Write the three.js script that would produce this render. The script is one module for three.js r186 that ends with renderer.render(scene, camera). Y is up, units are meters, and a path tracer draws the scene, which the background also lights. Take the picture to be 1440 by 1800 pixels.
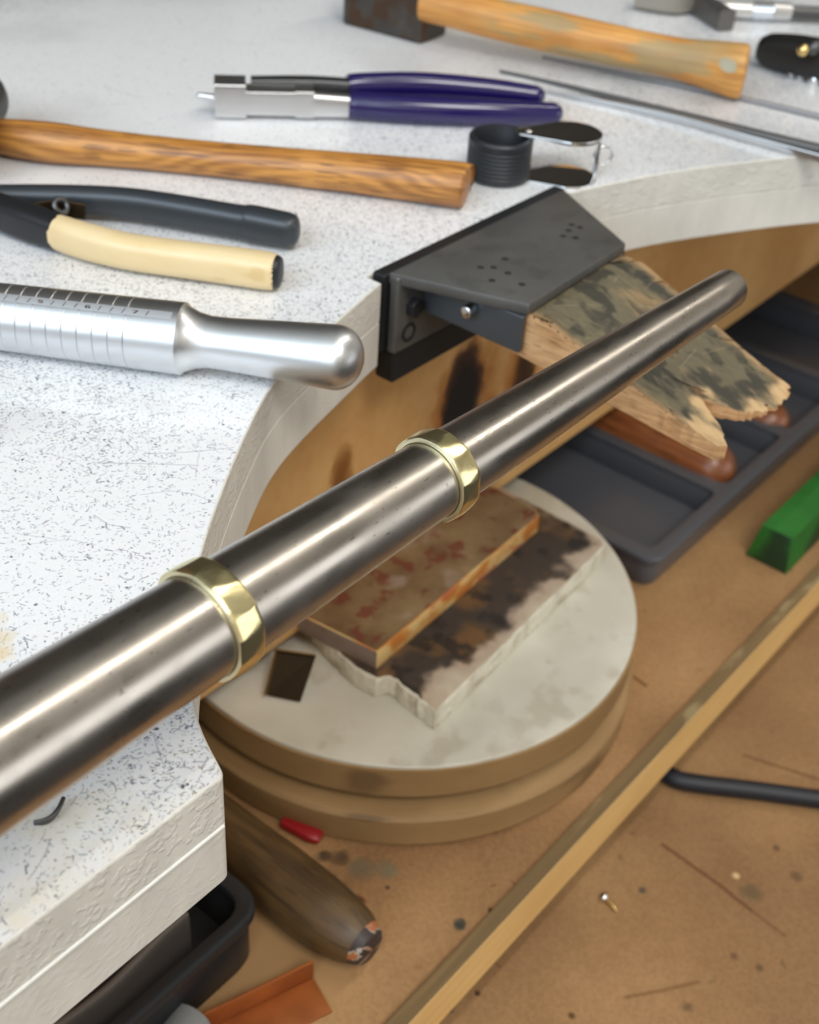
import * as THREE from 'three';
import { RoundedBoxGeometry } from 'three/addons/geometries/RoundedBoxGeometry.js';
import { RectAreaLightUniformsLib } from 'three/addons/lights/RectAreaLightUniformsLib.js';
import { toCreasedNormals } from 'three/addons/utils/BufferGeometryUtils.js';

// ------------------------------------------------------------------ camera, light, exposure
const scene = new THREE.Scene();
const FOCAL = 2213.43, EYE = new THREE.Vector3(0, 0.18, 0);          // focal length in pixels of a 1440 x 1800 frame
const AX = [0.64037623, -0.43284159, 0.63448124], AY = [0.05878432, -0.79603773, -0.60238553], AZ = [0.76580852, 0.42305093, -0.48431934];
const camera = new THREE.PerspectiveCamera(2 * Math.atan(900 / FOCAL) * 180 / Math.PI, 0.8, 0.02, 30);
camera.position.copy(EYE);
camera.quaternion.setFromRotationMatrix(new THREE.Matrix4().makeBasis(
  new THREE.Vector3(AX[0], AY[0], AZ[0]), new THREE.Vector3(-AX[1], -AY[1], -AZ[1]), new THREE.Vector3(-AX[2], -AY[2], -AZ[2])));
camera.focus = 0.27; camera.userData.fStop = 21;
scene.add(camera);
const renderer = new THREE.WebGLRenderer();
renderer.toneMapping = THREE.LinearToneMapping;
renderer.toneMappingExposure = 0.80;
renderer.shadowMap.enabled = true;
RectAreaLightUniformsLib.init();
scene.background = new THREE.Color(0.75, 0.86, 1.0);
function areaLight(name, w, h, at, to, color, power) {
  const l = new THREE.RectAreaLight(color, power, w, h); l.name = name;
  l.position.set(...at); l.lookAt(...to); scene.add(l); return l;
}
// room shell, metres; y = 0 is the top of the bench
const RX0 = -1.05, RX1 = 3.3, RZ0 = -1.15, RZ1 = 2.15, RY0 = -0.9, RY1 = 1.75;
const WIN1 = { z0: -0.80, z1: 0.65, y0: 0.40, y1: 1.60 };             // left wall
const WIN2 = { x0: 0.5, x1: 3.0, y0: -0.05, y1: 0.95 };              // front wall, behind the worker
areaLight('window_1_daylight', WIN1.z1 - WIN1.z0, WIN1.y1 - WIN1.y0, [RX0 + 0.01, (WIN1.y0 + WIN1.y1) / 2, (WIN1.z0 + WIN1.z1) / 2], [2, (WIN1.y0 + WIN1.y1) / 2, (WIN1.z0 + WIN1.z1) / 2], new THREE.Color(0.70, 0.85, 1.0), 5.4);
areaLight('window_2_daylight', WIN2.x1 - WIN2.x0, WIN2.y1 - WIN2.y0, [(WIN2.x0 + WIN2.x1) / 2, (WIN2.y0 + WIN2.y1) / 2, RZ1 - 0.01], [(WIN2.x0 + WIN2.x1) / 2, (WIN2.y0 + WIN2.y1) / 2, 0], new THREE.Color(1.0, 0.96, 0.90), 1.7);
const TUBE = { x0: 0.35, x1: 2.85, y: 1.62, z: 0.26, w: 0.032 };

// ------------------------------------------------------------------ helpers
const V = (x, y, z) => new THREE.Vector3(x, y, z);
function ray(u, v) { const c = [u - 720, v - 900, FOCAL]; const d = a => a[0] * c[0] + a[1] * c[1] + a[2] * c[2]; return V(d(AX), d(AY), d(AZ)); }
function g(u, v, y) { const r = ray(u, v); return EYE.clone().addScaledVector(r, (y - EYE.y) / r.y); }   // where a pixel's ray meets the level y
function rng(seed) { let a = seed >>> 0; return () => { a = (a + 0x6D2B79F5) >>> 0; let t = a; t = Math.imul(t ^ (t >>> 15), t | 1); t ^= t + Math.imul(t ^ (t >>> 7), t | 61); return ((t ^ (t >>> 14)) >>> 0) / 4294967296; }; }
function hash(x, y, s) { let n = Math.imul(x, 374761393) + Math.imul(y, 668265263) + Math.imul(s, 2147483647 ^ 0x5bd1e995); n = Math.imul(n ^ (n >>> 13), 1274126177); n ^= n >>> 16; return (n >>> 0) / 4294967296; }
function vnoise(x, y, px, py, s) {
  const ix = Math.floor(x), iy = Math.floor(y), fx = x - ix, fy = y - iy, a = fx * fx * (3 - 2 * fx), b = fy * fy * (3 - 2 * fy);
  const m = (v, p) => ((v % p) + p) % p, x0 = m(ix, px), x1 = m(ix + 1, px), y0 = m(iy, py), y1 = m(iy + 1, py);
  return (hash(x0, y0, s) * (1 - a) + hash(x1, y0, s) * a) * (1 - b) + (hash(x0, y1, s) * (1 - a) + hash(x1, y1, s) * a) * b;
}
function fbm(u, v, px, py, oct, s) { let r = 0, a = 0.5, t = 0; for (let i = 0; i < oct; i++) { r += a * vnoise(u * px, v * py, px, py, s + i * 17); t += a; a *= 0.5; px *= 2; py *= 2; } return r / t; }   // u, v in 0..1, tiles
const clamp = (v, a = 0, b = 1) => Math.min(b, Math.max(a, v)), lerp = (a, b, t) => a + (b - a) * t, sstep = (a, b, x) => { const t = clamp((x - a) / (b - a)); return t * t * (3 - 2 * t); };
const mix3 = (a, b, t) => [lerp(a[0], b[0], t), lerp(a[1], b[1], t), lerp(a[2], b[2], t)];
function finish(t, srgb, metresU, metresV) {
  if (srgb) t.colorSpace = THREE.SRGBColorSpace;
  t.wrapS = t.wrapT = THREE.RepeatWrapping; t.magFilter = THREE.LinearFilter; t.minFilter = THREE.LinearFilter;
  t.repeat.set(1 / metresU, 1 / metresV); t.needsUpdate = true; return t;
}
function tex(w, h, mu, mv, fn, srgb = true) {            // colour 0..255 per pixel, mu x mv metres a tile
  const d = new Uint8Array(w * h * 4);
  for (let j = 0; j < h; j++) for (let i = 0; i < w; i++) { const c = fn(i / w, j / h), k = (j * w + i) * 4; d[k] = clamp(c[0], 0, 255); d[k + 1] = clamp(c[1], 0, 255); d[k + 2] = clamp(c[2], 0, 255); d[k + 3] = 255; }
  return finish(new THREE.DataTexture(d, w, h), srgb, mu, mv);
}
const grey = (w, h, mu, mv, fn) => tex(w, h, mu, mv, (u, v) => { const c = fn(u, v) * 255; return [c, c, c]; }, false);
function canvasTex(w, h, mu, mv, draw, srgb = true) {
  const c = document.createElement('canvas'); c.width = w; c.height = h; draw(c.getContext('2d'), w, h);
  const t = new THREE.CanvasTexture(c); return finish(t, srgb, mu, mv);
}
const std = o => new THREE.MeshStandardMaterial(o), phys = o => new THREE.MeshPhysicalMaterial(o);
const col = (r, g_, b) => new THREE.Color().setRGB(r, g_, b);
const hex = s => new THREE.Color(s);

function crease(geo, angle) { geo.scale(1000, 1000, 1000); const r = toCreasedNormals(geo, angle); r.scale(0.001, 0.001, 0.001); return r; }   // the addon joins vertices nearer than a hundredth, so work in millimetres
const taken = {};
function numbered(n) { taken[n] = (taken[n] ?? -1) + 1; return taken[n] ? n + '_' + String(taken[n]).padStart(3, '0') : n; }
function thing(name, label, category, at, group, kind) {
  const o = new THREE.Group(); o.name = numbered(name); o.position.copy(Array.isArray(at) ? V(...at) : at); scene.add(o);
  o.userData = { label, category }; if (group) o.userData.group = group; if (kind) o.userData.kind = kind; return o;
}
function part(parent, name, geo, mat, label) {            // geometry given in world metres, stored in the thing's own axes
  let off = V(0, 0, 0); for (let p = parent; p && p !== scene; p = p.parent) off.add(p.position);
  geo.translate(-off.x, -off.y, -off.z);
  const m = new THREE.Mesh(geo, mat); m.name = name; m.castShadow = m.receiveShadow = true; if (label) m.userData.label = label; parent.add(m); return m;
}
function struct(name, geo, mat, label) {
  const m = new THREE.Mesh(geo, mat); m.name = name; m.castShadow = m.receiveShadow = true; m.userData = { kind: 'structure', label, category: name.split('_')[0] }; scene.add(m); return m;
}
function boxUV(geo) {                                      // uv in metres from the face's main axis
  let q = geo.index ? geo.toNonIndexed() : geo; if (!q.attributes.normal) q.computeVertexNormals();
  const p = q.attributes.position, uv = new Float32Array(p.count * 2), a = V(), b = V(), c = V(), n = V();
  for (let i = 0; i < p.count; i += 3) {
    a.fromBufferAttribute(p, i); b.fromBufferAttribute(p, i + 1); c.fromBufferAttribute(p, i + 2); n.copy(b).sub(a).cross(c.clone().sub(a));
    const x = Math.abs(n.x), y = Math.abs(n.y), z = Math.abs(n.z);
    for (let k = 0; k < 3; k++) { const o = (i + k) * 2, P = [p.getX(i + k), p.getY(i + k), p.getZ(i + k)]; if (y >= x && y >= z) { uv[o] = P[0]; uv[o + 1] = -P[2]; } else if (z >= x) { uv[o] = P[0]; uv[o + 1] = P[1]; } else { uv[o] = -P[2]; uv[o + 1] = P[1]; } }
  }
  q.setAttribute('uv', new THREE.BufferAttribute(uv, 2)); return q;
}
function box(x0, x1, y0, y1, z0, z1, r = 0.0006) {
  const gme = new RoundedBoxGeometry(x1 - x0, y1 - y0, z1 - z0, 2, Math.min(r, (x1 - x0) / 2.01, (y1 - y0) / 2.01, (z1 - z0) / 2.01)); gme.translate((x0 + x1) / 2, (y0 + y1) / 2, (z0 + z1) / 2); return boxUV(gme);
}
function flatShape(pts) { return new THREE.Shape(pts.map(([x, z]) => new THREE.Vector2(x, -z))); }    // outline seen from above
function slab(shape, y0, y1, bevel = 0.0008, seg = 24) {
  const e = new THREE.ExtrudeGeometry(shape, { depth: y1 - y0 - 2 * bevel, bevelEnabled: bevel > 0, bevelThickness: bevel, bevelSize: bevel, bevelOffset: -bevel, bevelSegments: 2, curveSegments: seg });
  e.rotateX(-Math.PI / 2); e.translate(0, y0 + bevel, 0); return e;
}
// A body swept along stations [point, half height, half width, corner power]; rounded or flat ends.
function sweep(stations, o = {}) {
  const n = o.n ?? 24, sub = o.sub ?? 1, cr = (a, b, c, d, t) => 0.5 * (2 * b + (c - a) * t + (2 * a - 5 * b + 4 * c - d) * t * t + (3 * b - a - 3 * c + d) * t * t * t);
  let st = stations.map(([p, h, w, e]) => [p.x, p.y, p.z, h, w ?? h, e ?? 2]);
  if (sub > 1) {
    const out = []; for (let i = 0; i < st.length - 1; i++) for (let k = 0; k < sub; k++) { const t = k / sub, A = st[Math.max(0, i - 1)], B = st[i], C = st[i + 1], D = st[Math.min(st.length - 1, i + 2)]; out.push(B.map((_, q) => cr(A[q], B[q], C[q], D[q], t))); }
    out.push(st[st.length - 1]); st = out;
  }
  const P = s => V(s[0], s[1], s[2]), tan = st.map((s, i) => P(st[Math.min(i + 1, st.length - 1)]).sub(P(st[Math.max(0, i - 1)])).normalize());
  const rows = st.map((s, i) => ({ p: P(s), t: tan[i], h: s[3], w: s[4], e: s[5] }));
  const cap = (r, dir, len) => { const out = []; for (let k = 1; k <= 6; k++) { const a = k / 6 * Math.PI / 2 * 0.985; out.push({ p: r.p.clone().addScaledVector(r.t, dir * len * Math.sin(a)), t: r.t, h: r.h * Math.cos(a), w: r.w * Math.cos(a), e: r.e }); } return out; };
  if (o.round0) rows.unshift(...cap(rows[0], -1, o.round0).reverse());
  if (o.round1) rows.push(...cap(rows[rows.length - 1], 1, o.round1));
  const pos = [], uv = [], idx = []; let L = 0;
  rows.forEach((r, i) => {
    const side = new THREE.Vector3().crossVectors(r.t, o.up ?? V(0, 1, 0)).normalize(), up = new THREE.Vector3().crossVectors(side, r.t);
    if (i) L += r.p.distanceTo(rows[i - 1].p); const per = Math.PI * (r.h + r.w);
    for (let k = 0; k <= n; k++) { const a = k / n * Math.PI * 2, ca = Math.cos(a), sa = Math.sin(a), q = r.p.clone().addScaledVector(side, r.w * Math.sign(ca) * Math.abs(ca) ** (2 / r.e)).addScaledVector(up, r.h * Math.sign(sa) * Math.abs(sa) ** (2 / r.e)); pos.push(q.x, q.y, q.z); uv.push(L, k / n * (o.around ?? 0.05)); }
  });
  for (let i = 0; i < rows.length - 1; i++) for (let k = 0; k < n; k++) { const a = i * (n + 1) + k, b = a + n + 1; idx.push(a, a + 1, b, b, a + 1, b + 1); }
  for (const [i, s] of [[0, 1], [rows.length - 1, -1]]) {
    const c = pos.length / 3, r = rows[i], base = i * (n + 1); pos.push(r.p.x, r.p.y, r.p.z); uv.push(0, 0);
    for (let k = 0; k <= n; k++) { pos.push(...pos.slice((base + k) * 3, (base + k) * 3 + 3)); uv.push((Math.cos(k / n * 6.283)) * r.w, Math.sin(k / n * 6.283) * r.h); }
    for (let k = 0; k < n; k++) s > 0 ? idx.push(c, c + 2 + k, c + 1 + k) : idx.push(c, c + 1 + k, c + 2 + k);
  }
  const geo = new THREE.BufferGeometry(); geo.setAttribute('position', new THREE.Float32BufferAttribute(pos, 3)); geo.setAttribute('uv', new THREE.Float32BufferAttribute(uv, 2)); geo.setIndex(idx); 
  geo.computeVertexNormals();
  // close the shading seam where the ring starts and ends
  const nn = geo.attributes.normal; for (let i = 0; i < rows.length; i++) { const a = i * (n + 1), b = a + n; const s = V(nn.getX(a) + nn.getX(b), nn.getY(a) + nn.getY(b), nn.getZ(a) + nn.getZ(b)).normalize(); nn.setXYZ(a, s.x, s.y, s.z); nn.setXYZ(b, s.x, s.y, s.z); }
  return geo;
}
function lathe(profile, from, to, n = 64, sharp = 0) {     // profile [radius, distance along the axis] turned about the line from -> to
  let l = new THREE.LatheGeometry(profile.map(([r, t]) => new THREE.Vector2(r, t)), n);
  if (sharp) l = crease(l, sharp);
  l.applyQuaternion(new THREE.Quaternion().setFromUnitVectors(V(0, 1, 0), to.clone().sub(from).normalize())); l.translate(from.x, from.y, from.z); return l;
}

// ------------------------------------------------------------------ materials
const rW = rng(11);
const MAP = 0.44;                                             // the worktop's texture tile, metres
const px2t = (P, N) => [((P.x / MAP) % 1 + 1) % 1 * N, ((P.z / MAP) % 1 + 1) % 1 * N];
const paintBase = (() => { const N = 512, a = new Float32Array(N * N); for (let j = 0; j < N; j++) for (let i = 0; i < N; i++) a[j * N + i] = fbm(i / N, j / N, 5, 5, 5, 3); return (u, v) => a[(Math.floor(v * N) % N) * N + Math.floor(u * N) % N]; })();
const topMap = canvasTex(2048, 2048, MAP, MAP, (c, N) => {
  const im = c.createImageData(N, N), d = im.data;
  for (let j = 0; j < N; j++) for (let i = 0; i < N; i++) { const b = paintBase(i / N, j / N), q = hash(i >> 1, j >> 1, 5) * 5, s = 240 - sstep(0.5, 0.8, b) * 22 - q, k = (j * N + i) * 4; d[k] = s; d[k + 1] = s - 0.5; d[k + 2] = s - 1; d[k + 3] = 255; }
  c.putImageData(im, 0, 0);
  const wrap = (x, y, r, f) => { for (const ox of [0, -N, N]) for (const oy of [0, -N, N]) if (x + ox > -r && x + ox < N + r && y + oy > -r && y + oy < N + r) { c.save(); c.translate(x + ox, y + oy); f(); c.restore(); } };
  const worked = v => lerp(0.10, 1, sstep(0.18, 0.36, v) * (1 - sstep(0.77, 0.83, v)));        // filings gather where the bench is used, the back stays cleaner
  const dense = (u, v) => sstep(0.30, 0.62, fbm(u, v, 7, 7, 4, 21));
  for (let i = 0; i < 240000; i++) {                           // filings and short scratches
    const x = rW() * N, y = rW() * N; if (rW() > (0.42 + 0.58 * dense(x / N, y / N)) * worked(y / N)) continue;
    const l = 1.2 + rW() * rW() * rW() * 14, a = rW() * 6.283, k = (rW() - 0.5) * 1.1, al = 0.32 + rW() * rW() * 0.6, wd = 0.5 + rW() * 0.65;
    wrap(x, y, 20, () => { c.rotate(a); c.strokeStyle = `rgba(${34 + rW() * 40},${38 + rW() * 38},${58 + rW() * 30},${al})`; c.lineWidth = wd; c.beginPath(); c.moveTo(-l / 2, 0); c.quadraticCurveTo(0, k * l * 0.6, l / 2, 0); c.stroke(); });
  }
  for (let i = 0; i < 34000; i++) { const x = rW() * N, y = rW() * N, r = 0.5 + rW() * rW() * rW() * 2.4; if (rW() > (0.2 + 0.8 * dense(x / N, y / N)) * worked(y / N)) continue; const al = 0.3 + rW() * 0.5; wrap(x, y, 6, () => { c.fillStyle = `rgba(45,45,55,${al})`; c.beginPath(); c.ellipse(0, 0, r, r * (0.5 + rW() * 0.5), rW() * 3, 0, 6.3); c.fill(); }); }
  for (let i = 0; i < 90; i++) { const x = rW() * N, y = rW() * N, l = 20 + rW() * rW() * 140, a = rW() * 6.283, k = (rW() - 0.5); wrap(x, y, 130, () => { c.rotate(a); c.strokeStyle = `rgba(70,72,85,${0.15 + rW() * 0.25})`; c.lineWidth = 0.7 + rW() * 0.6; c.beginPath(); c.moveTo(-l / 2, 0); c.quadraticCurveTo(0, k * l * 0.35, l / 2, 0); c.stroke(); }); }
  // the longer scratches that show beside the mandrel
  const line = (pts, w, al) => { c.strokeStyle = `rgba(60,60,75,${al * 0.45})`; c.lineWidth = w * 0.6; c.beginPath(); pts.forEach(([u, v], i) => { const [x, y] = px2t(g(u, v, 0), N); i ? c.lineTo(x, y) : c.moveTo(x, y); }); c.stroke(); };
  line([[165, 813], [250, 815], [350, 818]], 2.4, 0.5); line([[350, 795], [344, 838]], 1.6, 0.5); line([[245, 870], [300, 863], [340, 868], [385, 888]], 1.8, 0.55); line([[165, 905], [190, 922], [230, 928]], 2, 0.6);
  line([[28, 938], [100, 948]], 1.8, 0.45); line([[40, 958], [120, 948], [170, 958]], 1.8, 0.4); line([[260, 730], [263, 860]], 1.2, 0.4); line([[270, 1290], [278, 1320], [288, 1345]], 2.2, 0.5); line([[190, 1405], [240, 1475]], 1.2, 0.4);
  for (let i = 0; i < 40; i++) { const [x, y] = px2t(g(-40 + rW() * 52, 1075 + rW() * 90, 0), N); c.fillStyle = 'rgba(222,200,150,0.16)'; c.beginPath(); c.ellipse(x, y, 5 + rW() * 9, 4 + rW() * 7, rW() * 3, 0, 6.3); c.fill(); }
  // yellowed varnish patches near the front edge of the top
  for (let i = 0; i < 60; i++) { const P = g(20 + rW() * 350, 1400 + rW() * 240, 0); const [x, y] = px2t(P, N); const r = 8 + rW() * 26; c.fillStyle = `rgba(232,220,190,${0.05 + rW() * 0.07})`; c.beginPath(); c.ellipse(x, y, r, r * 0.6, rW() * 3, 0, 6.3); c.fill(); }
  for (let i = 0; i < 70; i++) { const P = g(60 + rW() * 330, 1320 + rW() * 240, 0); const [x, y] = px2t(P, N), l = 1.5 + rW() * 3.5; c.save(); c.translate(x, y); c.rotate(rW() * 6); c.strokeStyle = `rgba(95,78,35,${0.35 + rW() * 0.4})`; c.lineWidth = 0.9; c.beginPath(); c.moveTo(0, 0); c.quadraticCurveTo(l / 2, (rW() - .5) * l, l, 0); c.stroke(); c.restore(); }
});
topMap.flipY = false; topMap.repeat.set(1 / MAP, -1 / MAP);   // v runs with +z
const topMat = phys({ map: topMap, roughness: 0.2, specularIntensity: 1, bumpMap: grey(512, 512, 0.2, 0.2, (u, v) => fbm(u, v, 24, 24, 4, 8)), bumpScale: 0.00004 });
const edgeBump = grey(1024, 512, 0.06, 0.03, (u, v) => 0.4 * fbm(u, v, 20, 12, 4, 31) + 0.6 * sstep(0.48, 0.72, fbm(u, v, 40, 26, 3, 77)));
const edgeMat = std({ map: tex(512, 512, 0.25, 0.25, (u, v) => { const n = fbm(u, v, 8, 8, 5, 41), st = fbm(u, v, 60, 20, 3, 42), s = 222 + (n - 0.5) * 22 + (st - 0.5) * 16; return [s, s - 4, s - 14]; }), roughness: 0.6, bumpMap: edgeBump, bumpScale: 0.00020 });
const edgeMat2 = std({ map: edgeMat.map, roughness: 0.6, bumpMap: edgeBump, bumpScale: 0.00007 });
const beadMat = std({ color: col(0.80, 0.79, 0.74), roughness: 0.5 });
function mdf(seed, a, b, dark) { return tex(1024, 1024, 0.5, 0.5, (u, v) => { const n = fbm(u, v, 6, 6, 6, seed), f = fbm(u, v, 160, 160, 2, seed + 5), s = sstep(0.56, 0.74, fbm(u, v, 9, 9, 4, seed + 9)); return mix3(mix3(a, b, clamp(n * 1.5 - 0.25 + (f - 0.5) * 0.35)), dark, s * 0.5); }); }
const apronMap = canvasTex(1024, 512, 0.6, 0.3, (c, w, h) => {   // scorched by a torch beside the pin
  const im = c.createImageData(w, h), d = im.data; for (let j = 0; j < h; j++) for (let i = 0; i < w; i++) { const n = fbm(i / w, j / h, 14, 7, 5, 51), f = fbm(i / w, j / h, 200, 100, 2, 52), q = mix3([226, 182, 120], [200, 150, 90], clamp(n * 1.6 - 0.3 + (f - 0.5) * 0.3)), k = (j * w + i) * 4; d[k] = q[0]; d[k + 1] = q[1]; d[k + 2] = q[2]; d[k + 3] = 255; }
  c.putImageData(im, 0, 0); const r = rng(5);
  const spot = (x, y, rx, ry, colr, al, nn) => { for (let i = 0; i < nn; i++) { const a = r() * 6.28, q = Math.sqrt(r()); c.fillStyle = `rgba(${colr},${al})`; c.beginPath(); c.ellipse(x + Math.cos(a) * q * rx, y + Math.sin(a) * q * ry, 3 + r() * 7, 4 + r() * 12, r() * 0.6, 0, 6.3); c.fill(); } };
  const at = (x, y) => [(x / 0.6 % 1) * w, h - ((y / 0.3 % 1 + 1) % 1) * h];
  let [x, y] = at(0.347, -0.083); spot(x, y, 34, 46, '150,80,22', 0.10, 190); spot(x - 2, y - 4, 17, 36, '40,22,10', 0.16, 150); spot(x - 4, y, 11, 24, '18,10,6', 0.3, 80);
  [x, y] = at(0.388, -0.082); spot(x, y, 20, 44, '150,80,22', 0.10, 120); spot(x + 2, y, 9, 34, '50,26,10', 0.14, 80);
  [x, y] = at(0.275, -0.083); spot(x, y, 5, 14, '120,70,25', 0.10, 40);
});
const apronMat = std({ map: apronMap, roughness: 0.62 });
const shelfMap = canvasTex(2048, 2048, 0.6, 0.6, (c, N) => {
  const im = c.createImageData(N, N), d = im.data, M = 512, b = []; for (let j = 0; j < M; j++) for (let i = 0; i < M; i++) b.push(fbm(i / M, j / M, 7, 7, 6, 61));
  for (let j = 0; j < N; j++) for (let i = 0; i < N; i++) { const n = b[(j >> 2) * M + (i >> 2)], f = hash(i >> 2, j >> 2, 9), q = mix3([176, 136, 90], [130, 94, 58], clamp(n * 1.9 - 0.45 + (f - 0.5) * 0.30)), k = (j * N + i) * 4; d[k] = q[0]; d[k + 1] = q[1]; d[k + 2] = q[2]; d[k + 3] = 255; }
  c.putImageData(im, 0, 0); const r = rng(15);
  const at = P => [((P.x / 0.6) % 1 + 1) % 1 * N, ((P.z / 0.6) % 1 + 1) % 1 * N];
  const blot = (u, v, y, rr, colr, al) => { const [X, Y] = at(g(u, v, y)); for (let i = 0; i < 7; i++) { c.fillStyle = `rgba(${colr},${al / 2.6})`; c.beginPath(); c.ellipse(X + (r() - .5) * rr * 0.7, Y + (r() - .5) * rr * 0.7, rr * (0.5 + r() * 0.5), rr * (0.4 + r() * 0.5), r() * 3, 0, 6.3); c.fill(); } };
  const T = -0.185, D = T - 0.05;
  blot(632, 1583, T, 9, '80,36,14', 0.8); blot(600, 1508, T, 13, '70,55,35', 0.45); blot(570, 1505, T, 10, '60,45,28', 0.6); blot(632, 1525, T, 18, '110,100,78', 0.4); blot(680, 1530, T, 16, '110,104,82', 0.45); blot(682, 1560, T, 3, '60,40,20', 0.9); blot(808, 1625, T, 9, '50,48,42', 0.8); blot(862, 1600, T, 4, '60,30,15', 0.8); blot(1095, 1185, T, 6, '80,50,25', 0.5);
  blot(1320, 1570, D, 16, '95,75,48', 0.45); blot(1295, 1540, D, 6, '235,205,150', 0.5); blot(1365, 1490, D, 6, '90,60,30', 0.6); blot(1400, 1540, D, 10, '95,70,40', 0.5); blot(1335, 1700, D, 7, '90,60,30', 0.5); blot(1130, 1565, D, 7, '70,62,50', 0.6); blot(1005, 1785, D, 5, '80,50,20', 0.7); blot(1290, 1680, D, 7, '90,60,30', 0.4); blot(1210, 1770, D, 9, '100,70,40', 0.4);
  const line = (y, w, al, ...pts) => { c.strokeStyle = `rgba(88,52,20,${al})`; c.lineWidth = w; c.lineCap = 'round'; c.beginPath(); pts.forEach(([u, v], i) => { const [X, Y] = at(g(u, v, y)); i ? c.lineTo(X, Y) : c.moveTo(X, Y); }); c.stroke(); };
  line(D, 5.5, 0.7, [1165, 1485], [1260, 1552], [1320, 1600]); line(D, 4, 0.45, [1320, 1600], [1380, 1645]); line(D, 6, 0.5, [1308, 1328], [1440, 1370]); line(D, 5, 0.4, [1100, 1753], [1160, 1742], [1228, 1726]); line(T, 6, 0.6, [1090, 1172], [1135, 1205]);
  for (let i = 0; i < 420; i++) { c.fillStyle = `rgba(${70 + r() * 40},${45 + r() * 25},${20 + r() * 20},${0.15 + r() * 0.3})`; c.beginPath(); c.ellipse(r() * N, r() * N, 1.5 + r() * r() * 9, 1.5 + r() * r() * 6, r() * 3, 0, 6.3); c.fill(); }
});
shelfMap.flipY = false; shelfMap.repeat.set(1 / 0.6, -1 / 0.6);
const shelfMat = std({ map: shelfMap, roughness: 0.66 });
function woodTex(seed, light, dark, rings = 26, streak = 0.5, mu = 0.24, mv = 0.05) {
  return tex(1024, 256, mu, mv, (u, v) => { const wv = fbm(u, v, 3, 3, 3, seed) * 1.6, gr = 0.5 + 0.5 * Math.sin((v * rings + wv * 4) * 6.283), fi = fbm(u, v, 12, 90, 3, seed + 3), pore = sstep(0.66, 0.8, fbm(u, v, 20, 120, 2, seed + 8)), bl = fbm(u, v, 8, 4, 4, seed + 12); return mix3(mix3(light, dark, clamp(gr * 0.35 + fi * 0.6 - 0.2 + (bl - 0.5) * 0.7)), [dark[0] * 0.5, dark[1] * 0.45, dark[2] * 0.4], pore * streak); });
}
const hickory = phys({ map: woodTex(71, [208, 146, 70], [112, 62, 20], 10, 0.9), roughness: 0.45, clearcoat: 0.25, clearcoatRoughness: 0.35 });
const paleHickory = phys({ map: woodTex(81, [226, 170, 96], [168, 108, 46], 9, 0.5), roughness: 0.55, clearcoat: 0.1, clearcoatRoughness: 0.5 });
const pinSideMat = std({ map: woodTex(91, [214, 170, 122], [170, 122, 76], 16, 0.3, 0.1, 0.05), roughness: 0.7 });
const stripMat = std({ map: tex(1024, 256, 0.5, 0.06, (u, v) => { const fi = fbm(u, v, 10, 90, 4, 101), bl = fbm(u, v, 14, 6, 4, 102), top = v < 0.2 && v > 0; return top ? mix3(mix3([134, 108, 68], [98, 78, 50], fi), [170, 152, 112], sstep(0.64, 0.76, bl) * 0.6) : mix3([236, 198, 132], [206, 160, 96], clamp(fi * 0.9 + (bl - 0.5) * 0.6)); }), roughness: 0.6 });
const brownHandle = phys({ map: woodTex(111, [150, 88, 46], [104, 56, 28], 8, 0.4), roughness: 0.38, clearcoat: 0.4, clearcoatRoughness: 0.25 });
const fileHandle = phys({ map: woodTex(121, [98, 74, 42], [48, 34, 20], 3, 0.3, 0.2, 0.07), roughness: 0.5, clearcoat: 0.15, clearcoatRoughness: 0.4 });
const steelMap = tex(1024, 1024, 1, 1, (u, v) => { const n = fbm(u, v, 5, 14, 5, 131), s = sstep(0.62, 0.8, fbm(u, v, 24, 110, 3, 132)), p = sstep(0.83, 0.88, fbm(u, v, 90, 520, 2, 133)), k = 192 + (n - 0.5) * 30 - s * 8 - p * 50; return [k, k * 0.965, k * 0.92]; });
const steelRough = grey(1024, 1024, 1, 1, (u, v) => clamp(0.29 + (fbm(u, v, 6, 40, 5, 141) - 0.5) * 0.16 + sstep(0.55, 0.75, fbm(u, v, 5, 16, 4, 142)) * 0.10));
const steelMat = std({ map: steelMap, metalness: 1, roughness: 1, roughnessMap: steelRough });
const goldMat = std({ color: col(0.95, 0.84, 0.47), metalness: 1, roughness: 0.27, bumpMap: grey(256, 256, 0.01, 0.01, (u, v) => fbm(u, v, 8, 8, 4, 161)), bumpScale: 0.00003 });
const goldMatt = std({ color: col(0.82, 0.75, 0.50), metalness: 1, roughness: 0.42 });
const aluMat = std({ color: col(0.72, 0.735, 0.75), metalness: 1, roughness: 0.36, bumpMap: grey(64, 1024, 1, 0.3, (u, v) => fbm(u, v, 2, 300, 2, 171)), bumpScale: 0.00001 });
const blackSteel = std({ map: tex(512, 512, 0.1, 0.1, (u, v) => { const n = fbm(u, v, 6, 6, 5, 181), s = sstep(0.6, 0.8, fbm(u, v, 14, 14, 4, 182)), k = 82 + n * 26 - s * 8; return [k, k * 0.985, k * 0.95]; }), metalness: 0.35, roughness: 0.46 });
const blackPlate = std({ color: col(0.018, 0.018, 0.02), metalness: 0.3, roughness: 0.5 });
const slateSteel = std({ color: col(0.10, 0.115, 0.13), metalness: 0.6, roughness: 0.45 });
const chrome = std({ color: col(0.82, 0.82, 0.82), metalness: 1, roughness: 0.06 });
const brushed = std({ color: col(0.66, 0.66, 0.66), metalness: 1, roughness: 0.32 });
const zinc = std({ color: col(0.75, 0.78, 0.82), metalness: 1, roughness: 0.25 });
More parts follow.
